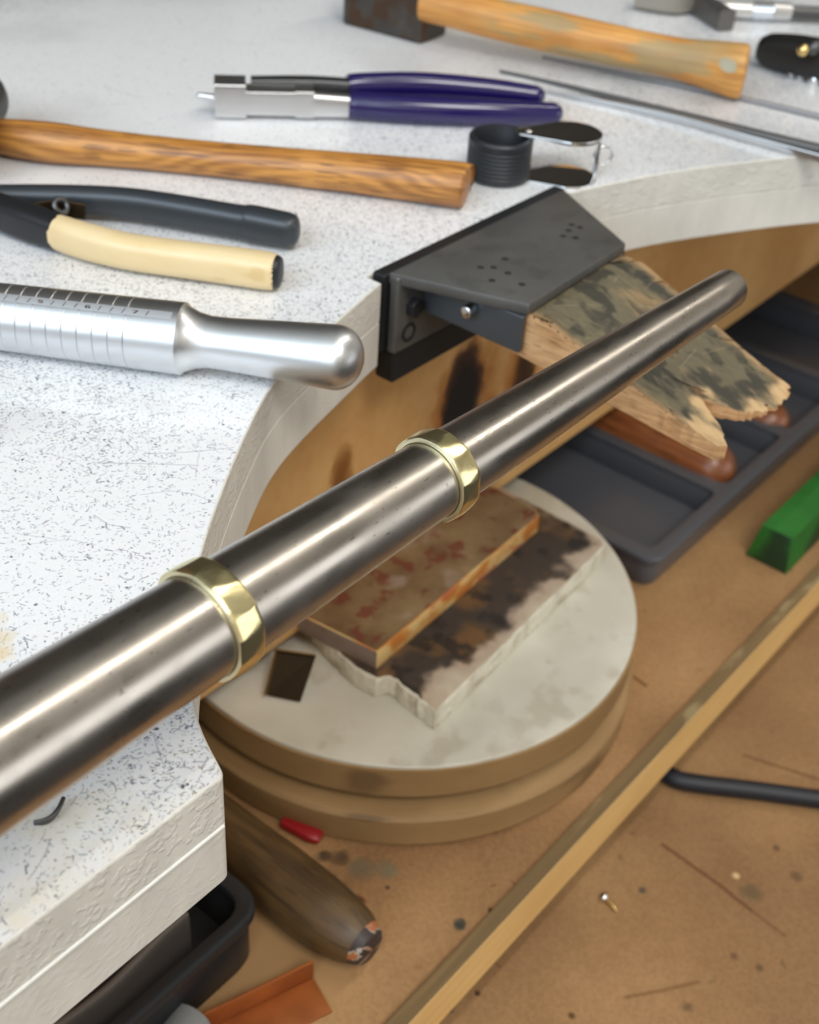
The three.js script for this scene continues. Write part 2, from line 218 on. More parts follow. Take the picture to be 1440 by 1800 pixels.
const darkSteel = std({ color: col(0.12, 0.12, 0.12), metalness: 0.9, roughness: 0.38 });
const blueGrip = phys({ color: col(0.010, 0.005, 0.075), roughness: 0.2, clearcoat: 0.5, clearcoatRoughness: 0.08 });
const charcoalGrip = phys({ color: col(0.03, 0.036, 0.042), roughness: 0.36, clearcoat: 0.2, clearcoatRoughness: 0.3 });
const creamGrip = phys({ map: tex(512, 128, 0.16, 0.05, (u, v) => { const n = fbm(u, v, 10, 6, 5, 191), s = sstep(0.68, 0.8, fbm(u, v, 14, 8, 3, 192)); return mix3(mix3([238, 216, 172], [226, 196, 142], n), [200, 160, 96], s * 0.3); }), roughness: 0.4, clearcoat: 0.25, clearcoatRoughness: 0.3 });
const blackPlastic = std({ color: col(0.015, 0.016, 0.018), roughness: 0.4 });
const trayMat = std({ color: col(0.09, 0.093, 0.105), roughness: 0.26 });
const greenMat = std({ map: tex(512, 512, 0.12, 0.12, (u, v) => { const n = fbm(u, v, 7, 7, 5, 201), s = sstep(0.55, 0.75, fbm(u, v, 5, 5, 4, 202)); return mix3(mix3([44, 122, 40], [26, 86, 34], n), [18, 40, 26], s * 0.75); }), roughness: 0.5 });
const laminate = std({ map: tex(512, 512, 0.2, 0.2, (u, v) => { const n = fbm(u, v, 6, 6, 6, 211), s = sstep(0.58, 0.8, fbm(u, v, 18, 18, 5, 212)); return mix3(mix3([218, 214, 200], [190, 185, 168], clamp(n * 1.8 - 0.4)), [164, 152, 130], s * 0.4); }), roughness: 0.42 });
const discEdge = std({ map: tex(1024, 256, 1, 1, (u, v) => { const n = fbm(u, v, 20, 5, 5, 221), s = sstep(0.6, 0.75, fbm(u, v, 16, 3, 4, 222)); return mix3(mix3([168, 136, 92], [138, 106, 66], n), [96, 72, 46], s * 0.6); }), roughness: 0.6 });
const brass = std({ color: col(0.80, 0.58, 0.24), metalness: 1, roughness: 0.25 });
const copperSheet = std({ map: tex(256, 256, 0.06, 0.06, (u, v) => { const n = fbm(u, v, 5, 5, 5, 231); return mix3([184, 108, 52], [124, 66, 30], n); }), metalness: 0.35, roughness: 0.45 });
const darkBrass = std({ color: col(0.04, 0.026, 0.012), metalness: 0.8, roughness: 0.45 });
const redPlastic = std({ color: col(0.30, 0.008, 0.012), roughness: 0.4 });
const wallPaint = std({ color: col(0.72, 0.66, 0.57), roughness: 0.9 });
const darkWall = std({ color: col(0.045, 0.038, 0.03), roughness: 0.9 });
const ceilingPaint = std({ color: col(0.74, 0.70, 0.63), roughness: 0.9 });
const floorMat = std({ map: tex(512, 512, 1, 1, (u, v) => { const n = fbm(u, v, 6, 6, 5, 241); return mix3([58, 55, 54], [42, 40, 40], n); }), roughness: 0.7 });

// ------------------------------------------------------------------ the room
const TH = 0.12;
struct('floor', box(RX0 - TH, RX1 + TH, RY0 - TH, RY0, RZ0 - TH, RZ1 + TH), floorMat, 'dark grey workshop floor under the bench');
struct('ceiling', box(RX0 - TH, RX1 + TH, RY1, RY1 + TH, RZ0 - TH, RZ1 + TH), ceilingPaint, 'plain ceiling over the workshop');
struct('wall_back', box(RX0 - TH, RX1 + TH, RY0, RY1, RZ0 - TH, RZ0), darkWall, 'dark brown wall behind the bench');
struct('wall_right', box(RX1, RX1 + TH, RY0, RY1, RZ0, RZ1), wallPaint, 'beige side wall of the workshop');
function wallWithHole(w0, w1, h0, h1) {
  const s = new THREE.Shape([[w0, RY0], [w1, RY0], [w1, RY1], [w0, RY1]].map(p => new THREE.Vector2(...p)));
  return (a0, a1) => { s.holes.push(new THREE.Path([[a0, h0], [a0, h1], [a1, h1], [a1, h0]].map(p => new THREE.Vector2(...p)))); return new THREE.ExtrudeGeometry(s, { depth: TH, bevelEnabled: false }); };
}
{ const w = wallWithHole(-RZ1, -RZ0, WIN1.y0, WIN1.y1)(-WIN1.z1, -WIN1.z0); w.rotateY(Math.PI / 2); w.translate(RX0 - TH, 0, 0); struct('wall_left', w, wallPaint, 'beige side wall with a window beside the bench'); }
{ const w = wallWithHole(RX0, RX1, WIN2.y0, WIN2.y1)(WIN2.x0, WIN2.x1); w.translate(0, 0, RZ1); struct('wall_front', w, wallPaint, 'beige wall with a wide window facing the bench'); }
const dadoMat = std({ color: col(0.035, 0.033, 0.032), roughness: 0.7 });
struct('trim_1', box(RX0 + 0.001, RX1 - 0.001, RY0 + 0.001, -0.12, RZ1 - 0.021, RZ1 - 0.001, 0.003), dadoMat, 'dark panelling low on the wall facing the bench');
struct('trim_2', box(RX1 - 0.021, RX1 - 0.001, RY0 + 0.001, -0.12, RZ0 + 0.001, RZ1 - 0.022, 0.003), dadoMat, 'dark panelling low on the side wall');
const frameMat = std({ color: col(0.7, 0.7, 0.68), roughness: 0.5 }), paneMat = phys({ color: 0xffffff, transmission: 1, thickness: 0, roughness: 0, ior: 1.5 });
function windowUnit(n, label, at, w, h, turn) {
  const o = thing('window_' + n, label, 'window', at, null, 'structure'); o.rotation.y = turn;
  const bar = (x0, x1, y0, y1) => { const m = new THREE.Mesh(box(x0, x1, y0, y1, -0.03, 0.03, 0.004), frameMat); m.name = 'frame_bar'; m.castShadow = m.receiveShadow = true; o.add(m); };
  bar(-w / 2, w / 2, -h / 2, -h / 2 + 0.05); bar(-w / 2, w / 2, h / 2 - 0.05, h / 2); bar(-w / 2, -w / 2 + 0.05, -h / 2 + 0.05, h / 2 - 0.05); bar(w / 2 - 0.05, w / 2, -h / 2 + 0.05, h / 2 - 0.05); bar(-0.02, 0.02, -h / 2 + 0.05, h / 2 - 0.05);
  for (const s of [-1, 1]) { const p = new THREE.Mesh(new THREE.PlaneGeometry(w / 2 - 0.07, h - 0.1), paneMat); p.name = 'pane'; p.position.x = s * (w / 4 - 0.015); o.add(p); }
}
windowUnit(1, 'white framed window in the side wall', [RX0 - 0.06, (WIN1.y0 + WIN1.y1) / 2, (WIN1.z0 + WIN1.z1) / 2], WIN1.z1 - WIN1.z0, WIN1.y1 - WIN1.y0, Math.PI / 2);
windowUnit(2, 'wide white framed window facing the bench', [(WIN2.x0 + WIN2.x1) / 2, (WIN2.y0 + WIN2.y1) / 2, RZ1 + 0.06], WIN2.x1 - WIN2.x0, WIN2.y1 - WIN2.y0, 0);
{
  const t = thing('ceiling_light', 'long white tube light hanging below the ceiling', 'light', [(TUBE.x0 + TUBE.x1) / 2, TUBE.y, TUBE.z]);
  part(t, 'housing', box(TUBE.x0 - 0.03, TUBE.x1 + 0.03, TUBE.y + 0.008, TUBE.y + 0.06, TUBE.z - TUBE.w / 2 - 0.01, TUBE.z + TUBE.w / 2 + 0.01, 0.004), frameMat);
  part(t, 'light_tube', box(TUBE.x0, TUBE.x1, TUBE.y, TUBE.y + 0.0078, TUBE.z - TUBE.w / 2, TUBE.z + TUBE.w / 2, 0.003), std({ color: 0xffffff, emissive: col(1, 0.95, 0.87), emissiveIntensity: 6 }));
  for (const x of [TUBE.x0 + 0.2, TUBE.x1 - 0.2]) part(t, 'hanger', sweep([[V(x, TUBE.y + 0.06, TUBE.z), 0.004], [V(x, RY1, TUBE.z), 0.004]], { n: 8, up: V(1, 0, 0) }), frameMat);
  areaLight('ceiling_light_glow', TUBE.x1 - TUBE.x0, TUBE.w, [(TUBE.x0 + TUBE.x1) / 2, TUBE.y - 0.004, TUBE.z], [(TUBE.x0 + TUBE.x1) / 2, -2, TUBE.z], new THREE.Color(1.0, 0.94, 0.85), 56);
}

{
  const x = -0.35, z = 0.95, w = 0.8, t = thing('ceiling_panel', 'square white ceiling panel light behind the worker', 'light', [x, RY1 - 0.03, z]);
  part(t, 'panel_frame', box(x - w / 2 - 0.02, x + w / 2 + 0.02, RY1 - 0.030, RY1 - 0.0005, z - w / 2 - 0.02, z + w / 2 + 0.02, 0.004), frameMat);
  part(t, 'light_diffuser', box(x - w / 2, x + w / 2, RY1 - 0.034, RY1 - 0.0302, z - w / 2, z + w / 2, 0.001), std({ color: 0xffffff, emissive: col(1, 0.97, 0.92), emissiveIntensity: 3 }));
  areaLight('ceiling_panel_glow', w, w, [x, RY1 - 0.038, z], [x, -2, z], new THREE.Color(1.0, 0.97, 0.92), 11.5);
}

// ------------------------------------------------------------------ the workbench
const T = -0.185, D = T - 0.05, SEAM = -0.0137, THICK = -0.03;
const bench = thing('workbench', 'white painted jeweller\'s workbench with curved cut-out and brown board shelf', 'workbench', [0.325, RY0, -0.4]);
const cutPts = [[0.1124, -0.1347], [0.1300, -0.1545], [0.1500, -0.1720], [0.1880, -0.1972], [0.2150, -0.2108], [0.2580, -0.2228], [0.2740, -0.2268]];
const cutPts2 = [[0.3780, -0.2262], [0.3900, -0.2228], [0.4300, -0.2085], [0.4890, -0.1775], [0.5250, -0.1490], [0.5440, -0.1177]];
function topShape() {
  const s = new THREE.Shape(); s.moveTo(-0.5, 0.1177); s.lineTo(0.1025, 0.1177); s.quadraticCurveTo(0.1042, 0.1177, 0.1048, 0.1192);
  s.splineThru(cutPts.map(([x, z]) => new THREE.Vector2(x, -z))); s.lineTo(0.2741, 0.2330); s.lineTo(0.3779, 0.2330); s.lineTo(0.3780, 0.2262); s.splineThru(cutPts2.slice(1).map(([x, z]) => new THREE.Vector2(x, -z))); s.lineTo(1.15, 0.1177); s.lineTo(1.15, 0.85); s.lineTo(-0.5, 0.85); s.closePath(); return s;
}
{
  const a = slab(topShape(), SEAM, 0, 0.0005, 10), b = slab(topShape(), THICK, SEAM, 0.0004, 10);
  const prep = q => { const gr = q.groups.map(x => ({ ...x })); const r = boxUV(crease(q, 0.28)); r.clearGroups(); gr.forEach(x => r.addGroup(x.start, x.count, x.materialIndex)); return r; };
  const ub = part(bench, 'upper_board', prep(a), [topMat, edgeMat], 'white painted board scattered with dark filings and scratches');
  part(bench, 'lower_board', prep(b), [edgeMat2, edgeMat2]);
  part(ub, 'paint_bead', box(-0.5, 0.1036, SEAM - 0.0005, SEAM + 0.0005, -0.1185, -0.1173, 0.0004), beadMat);
  const ap = boxUV(box(-0.45, 1.1, -0.143, THICK - 0.0005, -0.254, -0.242, 0.0008)); part(bench, 'apron_board', ap, apronMat, 'tan board scorched dark beside the bench pin');
  part(bench, 'shelf_board', box(-0.45, 1.1, T - 0.016, T, -0.80, -0.1278, 0.0005), shelfMat, 'brown stained board under the worktop');
  part(bench, 'lip_strip', box(-0.45, 1.1, T - 0.018, T + 0.004, -0.1278, -0.1218, 0.0006), stripMat, 'yellowish wooden edging strip');
  part(bench, 'drawer_board', box(-0.45, 1.1, D - 0.012, D, -0.75, 0.02, 0.0005), shelfMat, 'brown scratched board below the edging strip');
  part(bench, 'back_board', box(-0.45, 1.1, D, THICK - 0.0005, -0.815, -0.80, 0.0005), apronMat);
  for (const x of [-0.465, 1.1]) part(bench, 'side_panel', box(x, x + 0.015, RY0, THICK - 0.0005, -0.82, -0.13, 0.0008), apronMat);
}

// ------------------------------------------------------------------ bench pin holder and pin
{
  const t = thing('bench_pin_holder', 'black steel bracket clamped to the curved bench edge holding the wooden pin', 'bracket', [0.326, -0.03, -0.2265]);
  const tri = (y0, y1, pts, b = 0.0006) => boxUV(crease(slab(flatShape(pts), y0, y1, b), 0.6));
  part(t, 'backing_plate', box(0.2765, 0.3775, -0.0265, 0.0012, -0.2328, -0.2277, 0.0008), blackPlate);
  const fl = part(t, 'flange', box(0.2788, 0.3756, -0.0268, 0.0010, -0.2276, -0.2238, 0.0012), blackSteel);
  const tp = part(t, 'top_plate', tri(-0.0022, 0.0018, [[0.2788, -0.2275], [0.2936, -0.1842], [0.3535, -0.1872], [0.3756, -0.2275]].map(p => p), 0.0008), blackSteel, 'dark grey wedge-shaped plate with drill marks');
  part(t, 'channel_wall', box(0.2918, 0.2944, -0.0150, -0.0023, -0.2237, -0.1850, 0.0005), slateSteel);
  part(t, 'channel_wall', box(0.3536, 0.3560, -0.0150, -0.0023, -0.2237, -0.1880, 0.0005), slateSteel);
  part(t, 'lower_block', box(0.2800, 0.3720, -0.0385, -0.0269, -0.2328, -0.2250, 0.001), blackPlate);
  const bolt = (x, y) => { const b = part(fl, 'bolt', lathe([[0, 0], [0.0034, 0], [0.0034, 0.0022], [0.003, 0.0026], [0, 0.0026]], V(x, y, -0.2238), V(x, y, -0.22), 6, 0.5), blackPlate); return b; };
  bolt(0.2865, -0.0115); bolt(0.3690, -0.0115);
  for (const x of [0.2855, 0.3690]) part(fl, 'bolt_hole', lathe([[0.0034, 0], [0.0034, 0.0004], [0.0024, 0.0004], [0.0022, -0.0015], [0, -0.0015]], V(x, -0.0205, -0.2238), V(x, -0.0205, -0.22), 20, 0.5), blackPlate);
  const thread = (x0, x1, y, z) => { const pr = [[0, 0]]; const L = Math.abs(x1 - x0), k = Math.round(L / 0.0007); for (let i = 0; i <= k; i++) pr.push([i % 2 ? 0.0021 : 0.0017, i / k * L]); pr.push([0, L]); return lathe(pr, V(x0, y, z), V(x1, y, z), 20); };
  part(t, 'clamp_screw', thread(0.2917, 0.2872, -0.0062, -0.2035), zinc, 'bright threaded screw');
  part(t, 'clamp_screw', thread(0.3561, 0.3670, -0.0062, -0.1990), zinc, 'bright threaded screw');
  const r = rng(33); for (const [u, v] of [[868, 470], [893, 480], [888, 455], [918, 500], [1000, 405], [1012, 418], [990, 415], [1005, 395], [1020, 400], [865, 493], [845, 470]]) { const p = g(u, v, 0.0018); part(tp, 'drill_mark', lathe([[0, 0.00005], [0.0006, 0.00002], [0.0007 + r() * 0.0004, 0.0001], [0.0012, 0]], V(p.x, 0.0018, p.z), V(p.x, 1, p.z), 14), std({ color: col(0.035, 0.033, 0.03), metalness: 0.3, roughness: 0.55 })); }
}
{
  const t = thing('bench_pin', 'worn wooden bench pin with a notched chewed tip under the steel mandrel', 'bench pin', [0.324, -0.02, -0.186]);
  // outline of the top, notch included; top and underside heights vary along z
  const X0 = 0.2952, X1 = 0.3530, r = rng(44);
  const out = []; const edge = (ax, az, bx, bz, n, j) => { const L = Math.hypot(bx - ax, bz - az), px = -(bz - az) / L, pz = (bx - ax) / L; for (let i = 0; i < n; i++) { const k = i / n, d = i ? (r() - 0.5) * j : 0; out.push([lerp(ax, bx, k) + px * d, lerp(az, bz, k) + pz * d]); } };
  edge(X0, -0.2200, X0, -0.1860, 6, 0); edge(X0, -0.1860, X0 + 0.001, -0.1440, 14, 0.0002); edge(X0 + 0.001, -0.1440, X0 + 0.0035, -0.1170, 14, 0.0009); edge(X0 + 0.0035, -0.1170, X0 + 0.0070, -0.1155, 4, 0.0006); edge(X0 + 0.0070, -0.1155, 0.3085, -0.1215, 5, 0.0008); edge(0.3085, -0.1215, 0.3145, -0.1330, 8, 0.0006); edge(0.3145, -0.1330, 0.3180, -0.1270, 6, 0.0009); edge(0.3180, -0.1270, 0.3240, -0.1205, 6, 0.0012); edge(0.3240, -0.1205, 0.3330, -0.1175, 8, 0.0015); edge(0.3330, -0.1175, 0.3480, -0.1175, 10, 0.0018); edge(0.3480, -0.1175, 0.3545, -0.1205, 5, 0.0014); edge(0.3545, -0.1205, X1, -0.1300, 6, 0.0006); edge(X1, -0.1300, X1, -0.1860, 14, 0.0002); edge(X1, -0.1860, X1, -0.2200, 6, 0);
  const topY = (x, z) => { const tx = (x - X0) / (X1 - X0), s = Math.max(0, z + 0.1790); return -0.0026 - s * lerp(0.285, 0.385, tx) - sstep(0.0, 0.012, -(z + 0.186)) * 0.0; };
  const botY = (x, z) => -0.0150 - Math.max(0, z + 0.186) * 0.155;
  const shp = new THREE.Shape(out.map(([x, z]) => new THREE.Vector2(x, -z)));
  // interior grid points give the sloped top its own facets
  const e = new THREE.ExtrudeGeometry(shp, { depth: 1, bevelEnabled: false, steps: 1 }); e.rotateX(-Math.PI / 2);
  const tri = e.toNonIndexed ? (e.index ? e.toNonIndexed() : e) : e, p = tri.attributes.position, nrm = V(), a = V(), b = V(), c = V();
  const faces = { top: [], side: [] };
  const jig = () => 0;
  const subdiv = (A, B, C, k, arr) => { if (k === 0) { arr.push(A, B, C); return; } const ab = A.clone().lerp(B, 0.5), bc = B.clone().lerp(C, 0.5), ca = C.clone().lerp(A, 0.5); subdiv(A, ab, ca, k - 1, arr); subdiv(ab, B, bc, k - 1, arr); subdiv(ca, bc, C, k - 1, arr); subdiv(ab, bc, ca, k - 1, arr); };
  for (let i = 0; i < p.count; i += 3) { a.fromBufferAttribute(p, i); b.fromBufferAttribute(p, i + 1); c.fromBufferAttribute(p, i + 2); nrm.copy(b).sub(a).cross(c.clone().sub(a)).normalize(); subdiv(a, b, c, 3, nrm.y > 0.7 ? faces.top : faces.side); }
  const build = (list, uvf) => { const q = new THREE.BufferGeometry(), arr = [], uv = []; for (const v of list) { const yy = lerp(botY(v.x, v.z) + 0, topY(v.x, v.z) + jig(v.x, v.z), v.y); arr.push(v.x, yy, v.z); uv.push(...uvf(v, yy)); } q.setAttribute('position', new THREE.Float32BufferAttribute(arr, 3)); q.setAttribute('uv', new THREE.Float32BufferAttribute(uv, 2)); q.computeVertexNormals(); if (list === faces.side) return crease(q, 0.55); const nn = []; for (const v of list) { const e1 = 0.0005, m = V(-(topY(v.x + e1, v.z) - topY(v.x - e1, v.z)) / (2 * e1), 1, -(topY(v.x, v.z + e1) - topY(v.x, v.z - e1)) / (2 * e1)).normalize(); nn.push(m.x, m.y, m.z); } q.setAttribute('normal', new THREE.Float32BufferAttribute(nn, 3)); return q; };
  const wornMap = canvasTex(1024, 1024, 1, 1, (cx, w, h) => {
    const im = cx.createImageData(w, h), d = im.data; for (let j = 0; j < h; j++) for (let i = 0; i < w; i++) {
      const u0 = i / w, v0 = j / h, wx = fbm(u0, v0, 7, 9, 4, 305) - 0.5, wy = fbm(u0, v0, 7, 9, 4, 306) - 0.5, u = u0 + wx * 0.16, v = v0 + wy * 0.16;
      const gr = fbm(u, v0, 46, 4, 4, 301), n = fbm(u + 2, v + 2, 4, 6, 6, 302), n2 = fbm(u + 2, v + 2, 11, 14, 5, 303), fine = fbm(u0, v0, 90, 60, 2, 304);
      let q = mix3([190, 158, 114], [138, 106, 70], gr); const edge = Math.min(u0, 1 - u0) + wx * 0.1, mid = sstep(0.24, 0.36, v0) * (1 - sstep(0.80, 0.97, v0 + wy * 0.5)) * sstep(-0.02, 0.10, edge);
      const dirt = mid * sstep(0.08, 0.34, n); q = mix3(q, mix3([112, 104, 80], [86, 80, 62], fine), dirt * 0.92); q = mix3(q, [44, 42, 36], dirt * sstep(0.5, 0.66, n2) * 0.7);
      if (v0 < 0.30) q = mix3(q, [140, 104, 68], 0.5 * (1 - sstep(0.24, 0.30, v0 + wy * 0.1)));
      q = mix3(q, mix3([226, 196, 150], [196, 158, 110], gr), sstep(0.80, 0.96, v0 + wy * 0.6) * 0.9); const k = (j * w + i) * 4; d[k] = q[0]; d[k + 1] = q[1]; d[k + 2] = q[2]; d[k + 3] = 255;
    } cx.putImageData(im, 0, 0); const rr = rng(8); for (let i = 0; i < 14; i++) { cx.strokeStyle = 'rgba(200,180,140,0.45)'; cx.lineWidth = 1.5 + rr(); cx.beginPath(); const x = rr() * w, y = h * (0.35 + rr() * 0.5), l = 60 + rr() * 240, an = rr() * 1.2 - 0.2; cx.moveTo(x, y); cx.lineTo(x + Math.cos(an) * l, y + Math.sin(an) * l * 0.6); cx.stroke(); }
  }); wornMap.flipY = false;
  part(t, 'worn_top', build(faces.top, v => [(v.x - X0) / (X1 - X0), (v.z + 0.222) / 0.108]), std({ map: wornMap, roughness: 0.66, bumpMap: grey(512, 512, 1, 1, (u, v) => fbm(u, v, 30, 14, 4, 311)), bumpScale: 0.00025 }), 'top surface blackened by filing, pale where freshly cut');
  part(t, 'wooden_body', build(faces.side, (v, yy) => [-v.z, yy * 1 + v.x * 0.3]), pinSideMat, 'pale bare wood');
}

// ------------------------------------------------------------------ steel ring mandrel with two rings
const MR = x => lerp(0.010472, 0.005896, (x - 0.0704) / 0.2112), MP = x => V(x, lerp(0.03207, 0.02750, (x - 0.0704) / 0.2112), lerp(-0.12461, -0.12496, (x - 0.0704) / 0.2112));
{
  const xe = 0.2996, xs = -0.142, L = MP(xs).distanceTo(MP(xe)), pr = [];
  pr.push([0, 0], [MR(xs) - 0.001, 0], [MR(xs), 0.001]); for (let i = 1; i <= 40; i++) pr.push([lerp(MR(xs), MR(xe), i / 40), 0.001 + (L - 0.0016) * i / 40]); pr.push([MR(xe) - 0.0002, L - 0.0002], [MR(xe) - 0.0006, L], [0, L]);
  const t = thing('ring_mandrel', 'tapered grey steel ring mandrel reaching across the bench edge with two gold rings on it', 'mandrel', MP(0.1));
  const geo = lathe(pr, MP(xs), MP(xe), 128, 0.7); part(t, 'tapered_shaft', geo, steelMat);
}
{
  const x0 = -0.135, x1 = -0.112, c = MP((x0 + x1) / 2), r = MR(x0) + 0.0002, t = thing('mandrel_vise', 'small dark vise on the worktop gripping the thick end of the mandrel', 'vise', [(x0 + x1) / 2, 0, c.z - 0.015]);
  part(t, 'base', box(x0 - 0.006, x1 + 0.006, 0.0001, 0.008, c.z - 0.045, -0.1185, 0.001), darkSteel); part(t, 'saddle', box(x0, x1, 0.008, c.y - r, c.z - 0.020, c.z + 0.0055, 0.0006), darkSteel);
  part(t, 'jaw', box(x0, x1, 0.008, c.y + r + 0.003, c.z - 0.032, c.z - r, 0.001), darkSteel); part(t, 'clamp_bar', box(x0, x1, c.y + r, c.y + r + 0.006, c.z - 0.031, c.z + 0.008, 0.001), darkSteel);
  part(t, 'clamp_screw', lathe([[0, 0], [0.004, 0], [0.004, 0.004], [0, 0.004]], V(c.x, c.y + r + 0.006, c.z - 0.024), V(c.x, 1, c.z - 0.024), 20, 0.5), brushed);
}
function hammeredRing(x, w, th, seed, label, at) {
  const r = rng(seed), R0 = MR(x) + 0.00004, RO = R0 + th, nT = 360, nW = 14, facets = [];
  const NF = 28; for (let k = 0; k < NF; k++) for (let j = 0; j < 2; j++) { const a = (k + 0.5 * j + (r() - 0.5) * 0.9) / NF * Math.PI * 2; facets.push({ a, t: (r() - 0.5) * 0.05, n: (j ? 1 : -1) * 0.04 + (r() - 0.5) * 0.13, d: RO + (r() - 0.5) * 0.00020, w: (j ? 1 : -1) * w * (0.05 + r() * 0.25) }); }
  const rad = (a, s) => { let m = 1e9; const k = 22000; let sum = 0; for (const f of facets) { const c = Math.cos(a - f.a); if (c < 0.86) continue; const ct = Math.cos(a - f.a - f.t); m = (f.d - f.n * (s - f.w)) / ct; sum += Math.exp(-k * (m - RO)); } m = RO - Math.log(sum) / k; const edge = Math.abs(s) / (w / 2); return clamp(m, RO - 0.0006, RO + 0.0003) - 0.0002 * edge ** 8; };
  const outer = [], oi = [], uv = [];
  for (let i = 0; i <= nT; i++) for (let j = 0; j <= nW; j++) { const a = i / nT * Math.PI * 2, s = (j / nW - 0.5) * w, q = rad(a, s); outer.push(s + w / 2, q * Math.cos(a), q * Math.sin(a)); uv.push(a * RO, s); }
  for (let i = 0; i < nT; i++) for (let j = 0; j < nW; j++) { const p = i * (nW + 1) + j, q = p + nW + 1; oi.push(p, p + 1, q, q, p + 1, q + 1); }
  const gO = new THREE.BufferGeometry(); gO.setAttribute('position', new THREE.Float32BufferAttribute(outer, 3)); gO.setAttribute('uv', new THREE.Float32BufferAttribute(uv, 2)); gO.setIndex(oi);
  const gH = crease(gO, 0.5);
  const sp = [], si = []; const prof = a => [[0, rad(a, -w / 2)], [-0.00008, rad(a, -w / 2) - 0.00012], [-0.00008, R0 + 0.00016], [0.0001, R0], [w - 0.0001, R0], [w + 0.00008, R0 + 0.00016], [w + 0.00008, rad(a, w / 2) - 0.00012], [w, rad(a, w / 2)]], m = 8;
  for (let i = 0; i <= nT; i++) { const a = i / nT * Math.PI * 2; for (const [s, q] of prof(a)) sp.push(s, q * Math.cos(a), q * Math.sin(a)); }
  for (let i = 0; i < nT; i++) for (let j = 0; j < m - 1; j++) { const p = i * m + j, q = p + m; si.push(p, q, p + 1, q, q + 1, p + 1); }
  const gS = new THREE.BufferGeometry(); gS.setAttribute('position', new THREE.Float32BufferAttribute(sp, 3)); gS.setIndex(si); gS.computeVertexNormals(); const gSc = crease(gS, 0.6);
  const turn = new THREE.Quaternion().setFromUnitVectors(V(1, 0, 0), MP(x + 0.01).sub(MP(x)).normalize());
  for (const q of [gH, gSc]) { q.applyQuaternion(turn); const c = MP(x); q.translate(c.x, c.y, c.z); }
  const t = thing('hammered_ring', label, 'ring', MP(x), 'gold rings on the mandrel');
  part(t, 'hammered_face', gH, goldMat); part(t, 'ring_edge', gSc, goldMatt, 'matt pale gold edge');
}
hammeredRing(0.1058, 0.0057, 0.00125, 601, 'wider hammered gold ring on the thick part of the mandrel beside the white bench');
hammeredRing(0.1688, 0.0055, 0.00132, 702, 'smaller hammered gold ring midway along the mandrel towards its thin tip');

// ------------------------------------------------------------------ aluminium ring sizer
{
  const yA = 0.0098, A = g(-60, 549, yA), B = g(640, 634, yA), dir = B.clone().sub(A).normalize(), F = g(330, 588, yA);
  const flangeT = F.clone().sub(A).dot(dir), endT = B.clone().sub(A).dot(dir), O = A.clone();
  const t = thing('ring_sizer', 'bright aluminium ring sizing stick with rounded handle overhanging the curved edge', 'ring sizer', [F.x, 0, F.z]);
  const rb = s => 0.0098 - (flangeT - s) * 0.014, pr = [[0, -0.06], [rb(-0.06), -0.06]];
  for (let s = -0.058; s < flangeT - 0.012; s += 0.0042) pr.push([rb(s), s - 0.00022], [rb(s) - 0.00022, s], [rb(s), s + 0.00022]);
  pr.push([rb(flangeT), flangeT - 0.0004], [rb(flangeT) - 0.0004, flangeT]);
  const H = rb(flangeT); pr.push([H - 0.0010, flangeT + 0.0006], [0.0076, flangeT + 0.0036], [0.0070, flangeT + 0.0068], [0.0071, flangeT + 0.012]);
  for (let i = 1; i <= 8; i++) pr.push([lerp(0.0071, 0.0088, i / 8), lerp(flangeT + 0.012, endT - 0.0075, i / 8)]);
  for (let i = 1; i <= 10; i++) { const a = i / 10 * Math.PI / 2; pr.push([0.0088 * Math.cos(a), endT - 0.0075 + 0.0075 * Math.sin(a)]); }
  part(t, 'turned_body', lathe(pr, A, A.clone().add(dir), 96, 0.5), aluMat);
  // printed size scale along the back of the stick
  const scale = canvasTex(2048, 128, 1, 1, (c, w, h) => {
    c.fillStyle = '#c9cccf'; c.fillRect(0, 0, w, h); c.fillStyle = '#2a2626'; c.strokeStyle = '#2a2626'; c.lineWidth = 5; c.font = 'bold 74px sans-serif'; c.textBaseline = 'middle';
    for (let i = 0, n = 1; i < 26; i++) { const x = 40 + i * 74; if (i % 4 === 0) { c.fillStyle = i % 8 ? '#2a2626' : '#5a2420'; c.fillText(String(n++), x - 14, h / 2 + 2); } else { c.beginPath(); c.moveTo(x + 14, 26); c.lineTo(x, 104); c.stroke(); } }
  });
  const up = V(0, 1, 0), back = new THREE.Vector3().crossVectors(up, dir).normalize(), pos = [], uv = [], idx = [], nL = 40, nA = 6, s0 = -0.03, s1 = flangeT - 0.002;   // on the upper far side
  for (let i = 0; i <= nL; i++) for (let j = 0; j <= nA; j++) { const s = lerp(s0, s1, i / nL), a = lerp(0.98, 1.24, j / nA), q = O.clone().addScaledVector(dir, s).addScaledVector(back, -Math.cos(a + 0.9) * -1 * (rb(s) + 0.00006)).addScaledVector(up, Math.sin(a + 0.9) * (rb(s) + 0.00006)); pos.push(q.x, q.y, q.z); uv.push(i / nL, 1 - j / nA); }
  for (let i = 0; i < nL; i++) for (let j = 0; j < nA; j++) { const p = i * (nA + 1) + j, q = p + nA + 1; idx.push(p, q, p + 1, q, q + 1, p + 1); }
  const ge = new THREE.BufferGeometry(); ge.setAttribute('position', new THREE.Float32BufferAttribute(pos, 3)); ge.setAttribute('uv', new THREE.Float32BufferAttribute(uv, 2)); ge.setIndex(idx); ge.computeVertexNormals();
  part(t, 'printed_scale', ge, std({ map: scale, metalness: 0.6, roughness: 0.4, side: THREE.DoubleSide }), 'dark printed size marks');
}

